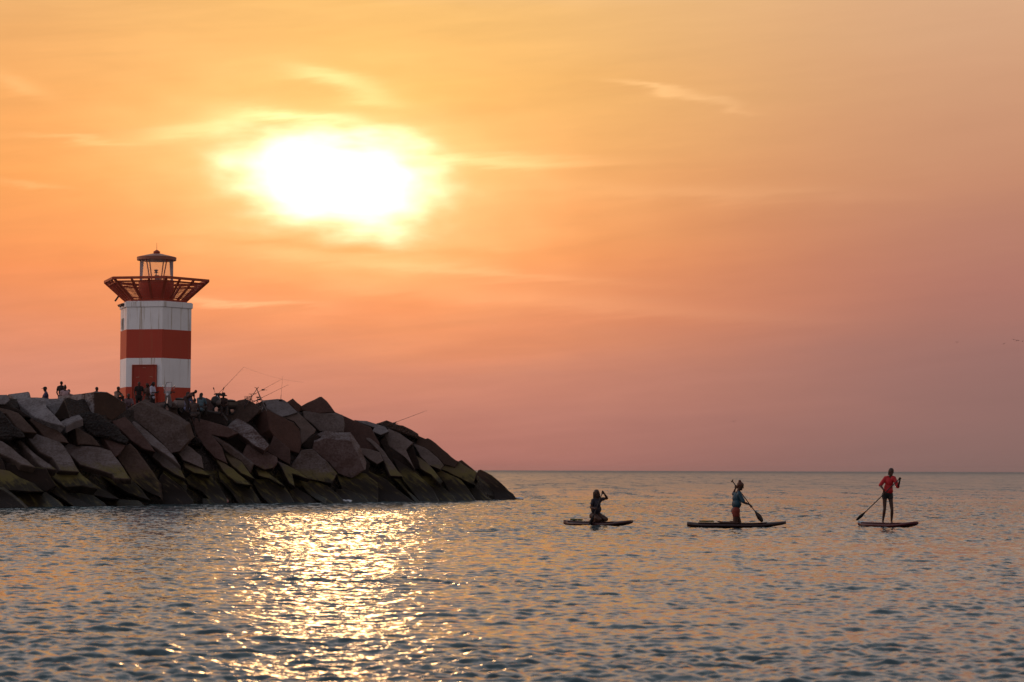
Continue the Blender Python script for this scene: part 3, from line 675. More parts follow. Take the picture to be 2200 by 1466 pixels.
def band(name, z0, z1, r, m, label=None):
    o = B(O_).loft([hexpts(r, z0), hexpts(r, z1)]).done(name, m, lh)
    if label: o['label'] = label
    return o
band('red_base', DECK - .55, zt(834), RH, M_RED)
band('white_band', zt(834), zt(773), RH, M_WHITE)
band('red_band', zt(773), zt(712), RH, M_RED)
band('white_band', zt(712), zt(664), RH, M_WHITE)
cp = B(O_).loft([hexpts(RH + .02, zt(665)), hexpts(RH + .075, zt(664)), hexpts(RH + .075, zt(654)), hexpts(RH - .02, zt(652))]).done('parapet', M_WHITE, lh)
# faces: between vertex 1 (80) and 2 (140) is the door face, between 2 (140) and 3 (200) the narrow left face
def face_frame(i, j):
    A_, Bv = hexpts(RH, 0)[i], hexpts(RH, 0)[j]
    t = (Bv - A_).normalized(); mid = (A_ + Bv) / 2
    n = Vector((mid.x - TX, mid.y - TY, 0)).normalized()
    return mid, t, n, (Bv - A_).length
mid, t, n, wl = face_frame(2, 1)
# door
dz0, dz1 = DECK, zt(787)
rot = Matrix((t, n, Vector((0, 0, 1)))).transposed()
def on_face(px_off, z, out=0.0): return mid + t * px_off + n * out + Vector((0, 0, z))
dc = 313 - 311
u0 = (313 - 311) / F * TD
door = B(O_).box(on_face(u0, (dz0 + dz1) / 2, .03), (1.36, .10, dz1 - dz0), rot).done('door', tower_paint('door_red', (.30, .026, .012), .1), lh)
B(O_).path([on_face(u0 - .66, dz0 + .05, .10), on_face(u0 - .66, dz1 - .03, .10), on_face(u0 + .66, dz1 - .03, .10), on_face(u0 + .66, dz0 + .05, .10)], .028, 6).done('door_frame', M_DRED, door)
def arc(cu_, cz, r, a0, a1):
    return [on_face(u0 + cu_ + r * math.cos(a), cz + r * math.sin(a), .09) for a in [a0 + (a1 - a0) * k / 6 for k in range(7)]]
pc = mat('chalk_marks', (.5, .30, .2), .8)
for cu_, cz, r, a0, a1 in ((0, dz1 - .38, .22, 1.2, 2.0), (-.34, dz1 - .86, .2, 1.3, 2.1), (.36, dz1 - .84, .2, 1.0, 1.8)):
    B(O_).path(arc(cu_, cz, r, a0, a1), .010, 5).done('painted_stroke', pc, door)
# slit window and bracket on the narrow left face
mid, t, n, wl = face_frame(3, 2)
rot = Matrix((t, n, Vector((0, 0, 1)))).transposed()
wz = zt(698)
uw = -.15
wn = B(O_)
for sx in (-.20, .20): wn.box(on_face(uw + sx, wz, .02), (.06, .07, .62), rot)
for sz in (-.28, .28): wn.box(on_face(uw, wz + sz, .02), (.34, .066, .06), rot)
wn = wn.done('window', mat('window_frame_grey', (.42, .40, .38), .6), lh)
B(O_).box(on_face(uw, wz, .012), (.33, .03, .50), rot).done('pane', mat('dark_slit', (.03, .03, .035), .25), wn)
B(O_).bar(on_face(-.95, zt(656), .14), on_face(.55, zt(656.5), .14), .10, .06).box(on_face(.2, zt(658.5), .16), (.5, .14, .10), rot).box(on_face(-.7, zt(658), .12), (.3, .10, .08), rot).done('mooring_bracket', mat('rusty_iron', (.09, .045, .035), .7), lh)

# flared gallery basket
zb, ztp = zt(648.5), zt(605)
RB, RT = 1.64, 2.92
def lerp(a, b, k): return a + (b - a) * k
bot, top = hexpts(RB, zb), hexpts(RT, ztp)
gal = B(O_)
for k in range(6):
    gal.bar(top[k], top[(k + 1) % 6], .13, .13)
rail = gal.done('gallery_top_rail', M_DRED, lh)
fl = B(O_).loft([hexpts(RB + .10, zb - .08), hexpts(RB + .10, zb + .03)])
fl.done('gallery_floor', M_DRED, lh)
for k in range(6):
    b_ = B(O_)
    for f in (.16,):
        p0, p1 = lerp(bot[k], top[k], 1 - f), lerp(bot[(k + 1) % 6], top[(k + 1) % 6], 1 - f)
        b_.bar(p0, p1, .07, .09)
    p0, p1 = lerp(bot[k], top[k], .10), lerp(bot[(k + 1) % 6], top[(k + 1) % 6], .10)
    b_.bar(p0, p1, .05, .05)
    b_.done('gallery_rail', M_DRED, lh)
    for q, wd in ((0.0, .16), (1 / 3, .085), (2 / 3, .085)):
        lo = lerp(bot[k], bot[(k + 1) % 6], q); hi_ = lerp(top[k], top[(k + 1) % 6], q)
        d = (hi_ - lo)
        tg = (bot[(k + 1) % 6] - bot[k]).normalized()
        nn = tg.cross(d.normalized())
        B(O_).bar(lo - d * .07, hi_, .10 if q else .12, wd, upv=tg).done('gallery_beam', M_DRED, lh)
    # wire mesh between the beams
    w_ = B(O_)
    for i in range(1, 30):
        f = i / 30
        lo = lerp(bot[k], bot[(k + 1) % 6], f); hi_ = lerp(top[k], top[(k + 1) % 6], f)
        if abs(f - 1 / 3) < .02 or abs(f - 2 / 3) < .02: continue
        w_.tube(lerp(lo, hi_, .10), lerp(lo, hi_, .84), .009, seg=4)
    for i in range(1, 11):
        f = .10 + .74 * i / 11
        w_.tube(lerp(bot[k], top[k], f), lerp(bot[(k + 1) % 6], top[(k + 1) % 6], f), .011, seg=4)
    w_.done('wire_mesh', M_DRED, lh)
# bracket hanging from the left corner
q_ = lerp(bot[3], top[3], .22)
B(O_).bar(q_ + Vector((-.15, -.3, .05)), q_ + Vector((-.34, -.3, -.22)), .10, .08).done('floodlight', mat('rusty_iron', (.09, .045, .035), .7), lh)
# supports below the floor
for k in range(6):
    a = hexpts(RB - .25, zb - .08)[k]
    B(O_).tube(a, (a.x, a.y, zt(655)), .09, seg=8).done('support_post', M_DRED, lh)
def circ(rad, z, n=28): return [Vector((TX + rad * math.cos(2 * math.pi * i / n), TY + rad * math.sin(2 * math.pi * i / n), z)) for i in range(n)]
RDm = 37.5 / F * TD
B(O_).loft([circ(RDm, zt(652)), circ(RDm, zt(604))]).done('drum', M_RED, lh, smooth=False)
# lantern
LH = hexpts
zl0, zl1 = zt(604), zt(560)
b_ = B(O_)
rl = RDm - .04
for i, a in enumerate((127, 53, 246, 294)):
    a = math.radians(a)
    p1 = pol(.90, a, zl1); p0 = pol(.58, a, zl0)
    B(O_).tube(p0, p1, .032, seg=6).done('lantern_post', M_DRED, lh)
M_GL = mat('lantern_glass', (.55, .50, .52), .12, var=.05, alpha=.10, spec=.5)
g_ = []
N6 = 12
for i in range(N6):
    a0, a1 = 2 * math.pi * i / N6, 2 * math.pi * (i + 1) / N6
    b_ = B(O_)
    c0, c1 = Vector((TX + rl * math.cos(a0), TY + rl * math.sin(a0), 0)), Vector((TX + rl * math.cos(a1), TY + rl * math.sin(a1), 0))
    m_ = (c0 + c1) / 2; tt = (c1 - c0); nn = Vector((m_.x - TX, m_.y - TY, 0)).normalized()
    b_.box(m_ + Vector((0, 0, (zl0 + zl1) / 2)), (tt.length - .01, .012, zl1 - zl0), Matrix((tt.normalized(), nn, Vector((0, 0, 1)))).transposed())
    b_.done('lantern_glass', M_GL, lh)
for sx in (-1, 1):
    B(O_).loft([[Vector((TX, TY, z)) + LAT * (sx * (RDm - .05 - w0)) + CWD * dy for w0, dy in ((0, -.08), (0, .08), (ww, .08), (ww, -.08))] for z, ww in ((zl0, .13), (zl1, .21))]).done('glazing_frame', mat('lantern_frame_grey', (.36, .30, .32), .5), lh)
zr0, zr1, zr2, zr3, zr4, zr5 = zt(560), zt(553.4), zt(545), zt(542), zt(537.6), zt(522)
B(O_).loft([circ(1.05, zr0), circ(1.06, zr1), circ(1.0, zr1 + .02), circ(.20, zr2)]).done('lantern_roof', mat('faded_roof_paint', (.30, .10, .065), .5), lh)
B(O_).loft([circ(.16, zr2 - .02, 10), circ(.17, zr3 - .03, 10), circ(.20, zr3 + .01, 10), circ(.06, zr4, 10)]).done('roof_vent', M_DRED, lh)
B(O_).tube((TX, TY, zr4 - .02), (TX, TY, zr5), .014, .006, 6).done('lightning_rod', M_DRED, lh)
x_ = TX + (1075 - 1065) / 7.33 / F * TD
lm = B(O_).box((x_, TY, zt(598.5)), (.22, .22, zt(591) - zt(604))).box((x_ + .08, TY, zt(600)), (.18, .18, .2)).done('beacon_pedestal', mat('beacon_grey', (.14, .11, .12), .5), lh)
xa = TX - .02
B(O_).tube((xa, TY, zt(592)), (xa, TY, zt(587)), .03).tube((xa, TY, zt(586.5)), (xa, TY, zt(584)), .13, .05, 12).tube((xa, TY, zt(584)), (xa, TY, zt(581)), .06, .12, 12).tube((xa, TY, zt(581)), (xa, TY, zt(579.5)), .12, .07, 12).done('beacon', mat('beacon_grey', (.14, .11, .12), .5), lm)
# ------------------------------------------------------------------ people: one voxel-fused body each
def _caps(bm, p0, p1, r0, r1, seg=12):
    p0, p1 = Vector(p0), Vector(p1); d = p1 - p0
    L = d.length
    q = (d.to_track_quat('Z', 'Y') if L > 1e-5 else Matrix.Identity(3).to_quaternion())
    rings = []
    for k in range(5): a = -math.pi / 2 + math.pi / 2 * k / 4; rings.append((r0 * math.cos(a), r0 * math.sin(a)))
    for k in range(5): a = math.pi / 2 * k / 4; rings.append((r1 * math.cos(a), L + r1 * math.sin(a)))
    vs = []
    for rr, z in rings:
        rr = max(rr, 1e-4)
        vs.append([bm.verts.new(p0 + q @ Vector((rr * math.cos(2 * math.pi * i / seg), rr * math.sin(2 * math.pi * i / seg), z))) for i in range(seg)])
    for a, b in zip(vs, vs[1:]):
        for i in range(seg): bm.faces.new((a[i], a[(i + 1) % seg], b[(i + 1) % seg], b[i]))
    bm.faces.new(vs[0][::-1]); bm.faces.new(vs[-1])
def fuse(name, caps, ells, m, parent, voxel=0.012, smooth=3):
    """caps: (p0, p1, r0, r1); ells: (centre, (rx, ry, rz), rotation or None) - fused into one skin"""
    bm = bmesh.new(); o = parent.location
    for c in caps: _caps(bm, Vector(c[0]) - o, Vector(c[1]) - o, c[2], c[3])
    for c, r, rot in ells:
        rr = bmesh.ops.create_uvsphere(bm, u_segments=16, v_segments=10, radius=1)
        bmesh.ops.transform(bm, matrix=Matrix.Translation(Vector(c) - o) @ (rot.to_4x4() if rot else Matrix()) @ Matrix.Diagonal((*r, 1)), verts=rr['verts'])
    me = bpy.data.meshes.new(name); bm.to_mesh(me); bm.free()
    tmp = bpy.data.objects.new('tmp', me); sc.collection.objects.link(tmp)
    md = tmp.modifiers.new('r', 'REMESH'); md.mode = 'VOXEL'; md.voxel_size = voxel
    ms = tmp.modifiers.new('s', 'SMOOTH'); ms.factor = .5; ms.iterations = smooth
    dg = bpy.context.evaluated_depsgraph_get(); dg.update()
    me2 = bpy.data.meshes.new_from_object(tmp.evaluated_get(dg))
    bpy.data.objects.remove(tmp); bpy.data.meshes.remove(me)
    for p in me2.polygons: p.use_smooth = True
    me2.name = name; me2.materials.clear(); me2.materials.append(m)
    return link(bpy.data.objects.new(name, me2), parent)
def fingers(caps, wrist, palm_dir, palm_n, side, s=1.0, curl=.9, grip=None):
    """palm_dir: wrist to knuckles; palm_n: the way the palm faces; side: towards the thumb"""
    d, n, t = Vector(palm_dir).normalized(), Vector(palm_n).normalized(), Vector(side).normalized()
    w = Vector(wrist)
    k0 = w + d * .085 * s
    for i, off in enumerate((.030, .010, -.010, -.029)):
        caps.append((w + t * off * .6, k0 + t * off * s, .017 * s, .0125 * s))
        ln = (.040, .046, .042, .032)[i] * s
        p, dirn = k0 + t * off * s, d.copy()
        for j in range(3):
            dirn = (dirn * math.cos(curl) + n * math.sin(curl)) if j or curl > .5 else dirn
            axis = t
            q = p + dirn.normalized() * ln * (1, .7, .55)[j]
            caps.append((p, q, .0095 * s, .008 * s)); p = q
            dn = dirn.normalized(); n2 = t.cross(dn) if t.cross(dn).dot(n) > 0 or j else -t.cross(dn)
            n = (Matrix.Rotation(curl, 3, d.cross(Vector(palm_n)).normalized()) @ n) if d.cross(Vector(palm_n)).length > .1 else n
    th0 = w + d * .025 * s + t * .022 * s
    th1 = th0 + (t * .8 + d * .6).normalized() * .042 * s
    th2 = th1 + (d * .7 + Vector(palm_n).normalized() * .8).normalized() * .034 * s
    caps.append((th0, th1, .014 * s, .0115 * s)); caps.append((th1, th2, .0105 * s, .0088 * s))

def head_shape(caps, ells, neck, head_c, face, s=1.0):
    """head_c: centre of skull; face: unit vector the face looks along"""
    f = Vector(face).normalized(); u = (head_c - neck).normalized(); f = (f - u * f.dot(u)).normalized(); x = f.cross(u)
    rot = Matrix((x, f, u)).transposed()
    ells.append((head_c + u * .02 * s, (.074 * s, .092 * s, .098 * s), rot))
    ells.append((head_c - u * .045 * s + f * .022 * s, (.056 * s, .066 * s, .068 * s), rot))
    caps.append((head_c + f * .086 * s + u * .006 * s, head_c + f * .108 * s - u * .028 * s, .009 * s, .013 * s))      # nose
    caps.append((head_c + f * .082 * s - u * .062 * s + x * .018 * s, head_c + f * .082 * s - u * .062 * s - x * .018 * s, .009 * s, .009 * s))  # lips
    caps.append((head_c + f * .074 * s - u * .098 * s, head_c + f * .070 * s - u * .090 * s, .020 * s, .018 * s))      # chin
    caps.append((head_c + f * .080 * s + u * .022 * s + x * .040 * s, head_c + f * .080 * s + u * .022 * s - x * .040 * s, .011 * s, .011 * s))  # brow
    for sx in (-1, 1): ells.append((head_c + x * sx * .076 * s - u * .008 * s, (.010 * s, .018 * s, .030 * s), rot))
    caps.append((neck - u * .02 * s, head_c - u * .05 * s, .055 * s, .050 * s))
    return rot, x, f, u
M_SKIN = mat('tanned_skin', (.055, .022, .014), .6, var=.05, spec=.3)
M_HAIR = mat('dark_hair', (.020, .010, .007), .6, var=.2)
M_HAIRR = mat('auburn_hair', (.07, .016, .006), .55, var=.2)

def rig(J, female=False, s=1.0, bulk=1.0, legs=1.0):
    """skin capsules from a joint table: keys hipL hipR kneeL kneeR ankL ankR toeL toeR shL shR elL elR wrL wrR neck"""
    c, e = [], []
    hip = (J['hipL'] + J['hipR']) / 2; ch = (J['shL'] + J['shR']) / 2
    ax = (ch - hip)
    lat = (J['shR'] - J['shL']).normalized()
    waist = hip + ax * .42; chest = hip + ax * .74
    fr = lat.cross(ax).normalized()
    rotc = Matrix((lat, fr, lat.cross(fr))).transposed()
    wd = (J['shR'] - J['shL']).length / 2
    latp = (J['hipR'] - J['hipL']).normalized(); frp = latp.cross(ax).normalized(); rotp = Matrix((latp, frp, latp.cross(frp))).transposed()
    hw = max((J['hipR'] - J['hipL']).length / 2, .06)
    e.append((hip, (hw + .075 * s, .105 * s, .11 * s), rotp))
    e.append((waist, ((.125 * s if female else .14 * s) * bulk, .092 * s * bulk, .15 * s), rotc))
    e.append((chest, (max(wd * .86, .10), .105 * s * bulk, .165 * s), rotc))
    for S in 'LR':
        c.append((J['sh' + S], chest, .058 * s, .09 * s))
        c.append((J['neck'], J['sh' + S].lerp(J['neck'], .25), .050 * s, .052 * s))
        c.append((J['sh' + S], J['el' + S], .052 * s, .038 * s))
        c.append((J['el' + S], J['wr' + S].lerp(J['el' + S], .6), .037 * s, .038 * s))
        c.append((J['wr' + S].lerp(J['el' + S], .6), J['wr' + S], .038 * s, .024 * s))
        k = J['knee' + S]
        c.append((J['hip' + S], k, .088 * s * legs, .052 * s * legs))
        c.append((k, J['ank' + S].lerp(k, .65), .050 * s * legs, .054 * s * legs))
        c.append((J['ank' + S].lerp(k, .65), J['ank' + S], .053 * s, .032 * s))
        c.append((J['ank' + S], J['toe' + S], .036 * s, .022 * s))
        td = (J['toe' + S] - J['ank' + S]).normalized()
        c.append((J['ank' + S], J['ank' + S] - td * .035 * s, .034 * s, .030 * s))
    info = dict(hip=hip, waist=waist, chest=chest, rotc=rotc, rotp=rotp, wd=wd, hw=hw, lat=lat, fr=fr, ax=ax, bulk=bulk, legs=legs)
    return c, e, info
def shirt_shape(J, I, s=1.0, sleeve=.5, hem=-.05, g=.014):
    c, e = [], []
    hipp = I['hip'] + I['ax'].normalized() * (hem * s)
    e.append((I['waist'], (.140 * s * I['bulk'] + g, .098 * s * I['bulk'] + g, .17 * s), I['rotc']))
    e.append((I['chest'], (max(I['wd'] * .88, .1) + g, .108 * s * I['bulk'] + g, .165 * s + g), I['rotc']))
    c.append((hipp + I['lat'] * .05 * s, hipp - I['lat'] * .05 * s, .115 * s + g, .115 * s + g))
    for S in 'LR':
        c.append((J['sh' + S], I['chest'], .058 * s + g, .09 * s + g))
        c.append((J['sh' + S].lerp(J['neck'], .1), J['neck'].lerp(J['sh' + S], .45), .054 * s + g, .046 * s + g))
        if sleeve: c.append((J['sh' + S], J['sh' + S].lerp(J['el' + S], sleeve), .054 * s + g, .046 * s + g * 1.4))
    return c, e
def pants_shape(J, I, s=1.0, leg=.4, g=.013, lower=0.0):
    c, e = [], []
    e.append((I['hip'], (I['hw'] + .078 * s + g, .108 * s + g, .12 * s + g), I['rotp']))
    for S in 'LR':
        k, h, a = J['knee' + S], J['hip' + S], J['ank' + S]
        r1 = .088 * s + (.052 - .088) * s * leg
        c.append((h, h.lerp(k, leg), .090 * s * I['legs'] + g, r1 * I['legs'] + g))
        if lower: c.append((k, k.lerp(a, lower), .054 * s + g, .046 * s + g))
    return c, e

def V(*a): return Vector(a)
POSES = {
 # local axes: x to the person's left, y backwards (faces -y), z up from the feet (standing) or the seat (sitting)
 'stand': dict(hipL=V(.09, 0, .92), hipR=V(-.09, 0, .92), kneeL=V(.11, -.02, .50), kneeR=V(-.10, 0, .50), ankL=V(.12, .02, .08), ankR=V(-.11, .03, .08),
               toeL=V(.14, -.14, .03), toeR=V(-.13, -.13, .03), shL=V(.18, 0, 1.42), shR=V(-.18, 0, 1.42), elL=V(.25, .03, 1.14), elR=V(-.25, .03, 1.14),
               wrL=V(.22, -.12, .92), wrR=V(-.22, -.12, .92), neck=V(0, .01, 1.50), head=V(0, -.02, 1.63)),
 'stand_phone': dict(hipL=V(.09, 0, .92), hipR=V(-.09, 0, .92), kneeL=V(.11, -.04, .50), kneeR=V(-.10, 0, .50), ankL=V(.12, .02, .08), ankR=V(-.11, .03, .08),
               toeL=V(.14, -.14, .03), toeR=V(-.13, -.13, .03), shL=V(.18, 0, 1.40), shR=V(-.18, 0, 1.40), elL=V(.23, -.04, 1.12), elR=V(-.23, -.04, 1.12),
               wrL=V(.08, -.27, 1.16), wrR=V(-.10, -.26, 1.12), neck=V(0, 0, 1.49), head=V(0, -.06, 1.61)),
 'bend': dict(hipL=V(.09, .12, .90), hipR=V(-.09, .12, .90), kneeL=V(.11, -.02, .50), kneeR=V(-.10, 0, .50), ankL=V(.12, .05, .08), ankR=V(-.11, .05, .08),
               toeL=V(.14, -.10, .03), toeR=V(-.13, -.10, .03), shL=V(.17, -.30, 1.16), shR=V(-.17, -.30, 1.16), elL=V(.19, -.34, .88), elR=V(-.19, -.34, .88),
               wrL=V(.14, -.42, .66), wrR=V(-.14, -.42, .66), neck=V(0, -.38, 1.22), head=V(0, -.49, 1.27)),
 'sit': dict(hipL=V(.09, 0, .10), hipR=V(-.09, 0, .10), kneeL=V(.15, -.42, .18), kneeR=V(-.14, -.42, .16), ankL=V(.14, -.46, -.22), ankR=V(-.13, -.46, -.24),
               toeL=V(.15, -.62, -.27), toeR=V(-.14, -.62, -.29), shL=V(.18, -.06, .58), shR=V(-.18, -.06, .58), elL=V(.22, -.20, .34), elR=V(-.22, -.20, .34),
               wrL=V(.10, -.38, .28), wrR=V(-.10, -.38, .26), neck=V(0, -.07, .66), head=V(0, -.10, .79)),
 'sit_chin': dict(hipL=V(.09, 0, .10), hipR=V(-.09, 0, .10), kneeL=V(.13, -.36, .36), kneeR=V(-.14, -.40, .20), ankL=V(.12, -.46, -.06), ankR=V(-.13, -.46, -.22),
               toeL=V(.13, -.62, -.10), toeR=V(-.14, -.62, -.27), shL=V(.17, -.12, .56), shR=V(-.17, -.12, .56), elL=V(.12, -.34, .44), elR=V(-.20, -.24, .32),
               wrL=V(.02, -.24, .62), wrR=V(-.05, -.40, .34), neck=V(0, -.14, .64), head=V(0, -.18, .76)),
}
def crest_person(px, py, D, pose, yaw, label, top, bottom, hair='short', toplen=.5, leg=.95, group='people on the breakwater', topkind='shirt', seat=None, hat=None, stretch=None):
    J0 = POSES[pose]; top_z = max(J0['head'].z + .12, J0['neck'].z)
    hp = P(px, py, D)
    s = 1.0
    if pose.startswith('stand') or pose == 'bend': s = (hp.z - DECK) / top_z if stretch is None else stretch
    Rz = Matrix.Rotation(yaw, 3, 'Z')
    hx = Rz @ Vector((J0['head'].x, J0['head'].y, 0)) * s
    root = Vector((hp.x - hx.x, hp.y, hp.z - top_z * s))
    e0 = empty('person', root, label, 'person', group)
    J = {k: root + Rz @ (v * s) for k, v in J0.items()}
    c, el, I = rig(J, s=s)
    face = Rz @ Vector((0, -1, -.12 if pose != 'bend' else -.6))
    rot, x, f, u = head_shape(c, el, J['neck'], J['head'], face, s)
    for S, sg in (('L', 1), ('R', -1)):
        d = (J['wr' + S] - J['el' + S]).normalized(); latv = (I['lat'] * (-sg if False else 1))
        n = (-I['fr']).cross(d).cross(d); n = n if n.length > .1 else I['lat']
        inn = (I['chest'] - J['wr' + S]); inn = (inn - d * inn.dot(d)).normalized()
        fingers(c, J['wr' + S], d, inn, d.cross(inn) * sg, s, curl=.45)
    fuse('person_body', c, el, M_SKIN, e0, voxel=.011 * s)
    cs, es = shirt_shape(J, I, s, sleeve=toplen)
    fuse(topkind, cs, es, mat('cloth_' + '_'.join('%02d' % int(v * 100) for v in top), top, .85, var=.15, scale=14, bump=.2), e0, voxel=.016, smooth=2)
    cs, es = pants_shape(J, I, s, leg=1.0 if leg > .5 else leg, lower=leg if leg > .5 else 0)
    fuse('trousers' if leg > .5 else 'shorts', cs, es, mat('cloth_' + '_'.join('%02d' % int(v * 100) for v in bottom), bottom, .85, var=.15, scale=14, bump=.2), e0, voxel=.016, smooth=2)
    H = J['head']
    hc, he = [], [(H + u * .032 * s - f * .012 * s, (.084 * s, .098 * s, .100 * s), rot)]
    if hair == 'long':
        for k in range(-3, 4):
            hc.append((H + u * .04 * s - f * .05 * s + x * k * .022 * s, H - u * .26 * s - f * .085 * s + x * k * .026 * s, .032 * s, .018 * s))
    elif hair == 'bun':
        he.append((H + u * .12 * s - f * .05 * s, (.045 * s,) * 3, rot))
    he[0] = (H + u * .036 * s - f * .016 * s, (.081 * s, .092 * s, .088 * s), rot)
    fuse('hair', hc, he, M_HAIR, e0, voxel=.012, smooth=1)
    if hat == 'cap':
        b = B(root); b.ball(H + u * .065 * s, (.090 * s, .105 * s, .070 * s), rot, 14)
        b.ball(H + u * .062 * s + f * .115 * s, (.070 * s, .085 * s, .010 * s), rot, 12)
        b.done('cap', mat('dark_cap', (.02, .016, .02), .8), e0, smooth=True)
    if hat == 'bucket':
        b = B(root); n = 20
        def rg(rr, h): return [H + u * h * s + (x * math.cos(2 * math.pi * i / n) + f * math.sin(2 * math.pi * i / n)) * rr * s for i in range(n)]
        b.loft([rg(.20, .000), rg(.205, .008), rg(.105, .055), rg(.100, .12), rg(.075, .158), rg(.02, .165)])
        b.done('sun_hat', mat('dark_hat', (.03, .015, .012), .85, bump=.3), e0, smooth=True)
    return e0
GRPP = 'people on the breakwater'
NAVY, BLK, PALE, SKN = (.045, .03, .075), (.018, .010, .010), (.30, .20, .21), (.22, .12, .09)
crest_person(97.5, 831.5, 114.0, 'sit', math.radians(-70), 'person in a navy shirt and dark cap sitting on the pale block, turned left', NAVY, (.26, .20, .17), hat='cap', toplen=.6)
crest_person(132, 819.5, 117.0, 'stand', math.radians(165), 'tall person in a dark shirt standing behind the seated pair', BLK, (.03, .02, .02), stretch=.95)
crest_person(139, 828.5, 115.6, 'sit', math.radians(195), 'dark-haired person in a pale pink top seen from behind', (.34, .22, .23), (.05, .03, .03), hair='bun', toplen=.7)
crest_person(147, 836.5, 115.9, 'sit', math.radians(200), 'person in a pale top, lower head just right of the pale pink top', (.32, .21, .21), (.05, .03, .03))
crest_person(207.5, 831.5, 117.2, 'sit', math.radians(150), 'person whose head and shoulder show behind the largest crest block', (.035, .022, .022), (.03, .02, .02))
crest_person(255, 831, 114.6, 'sit_chin', math.radians(62), 'person in a pale loose top resting chin on hand, left of the tower', (.24, .15, .12), (.04, .02, .018), toplen=.95)
crest_person(277, 846, 115.6, 'sit', math.radians(20), 'person in greyish clothes crouching at the tower left corner', (.15, .09, .10), (.08, .05, .06), toplen=.9)
crest_person(299, 820.5, 116.6, 'stand', math.radians(12), 'broad person in a black shirt standing in front of the red door', (.012, .007, .007), (.015, .009, .009))
crest_person(316.5, 823.5, 117.3, 'stand_phone', math.radians(-25), 'person in brown clothes standing before the door, right of the black shirt', (.08, .035, .028), (.04, .02, .018), hair='long')
crest_person(330, 820.5, 116.2, 'stand_phone', math.radians(70), 'long-haired person in a white top standing before the tower', (.42, .40, .50), (.02, .012, .012), hair='long', toplen=.9)
crest_person(404, 842, 116.8, 'sit', math.radians(150), 'person in a light blue shirt sitting with the back to the sea', (.17, .17, .30), (.05, .04, .05), toplen=.8, hair='long')
crest_person(420.5, 838, 116.6, 'bend', math.radians(75), 'person bending forward right of the tower', (.10, .045, .04), (.05, .03, .03), stretch=.86)
crest_person(432.5, 844, 118.0, 'sit', math.radians(165), 'dark-haired person in a grey-teal shirt seated below the bending person', (.10, .15, .18), (.04, .03, .03), toplen=.9, hair='long')
crest_person(418, 856, 115.3, 'sit', math.radians(170), 'low dark head between the blue shirt and the teal shirt', (.06, .035, .03), (.03, .02, .02))
crest_person(480.5, 845.5, 119.0, 'sit', math.radians(15), 'person in a wide brimmed hat sitting on the crest', (.04, .02, .018), (.03, .02, .02), hat='bucket')

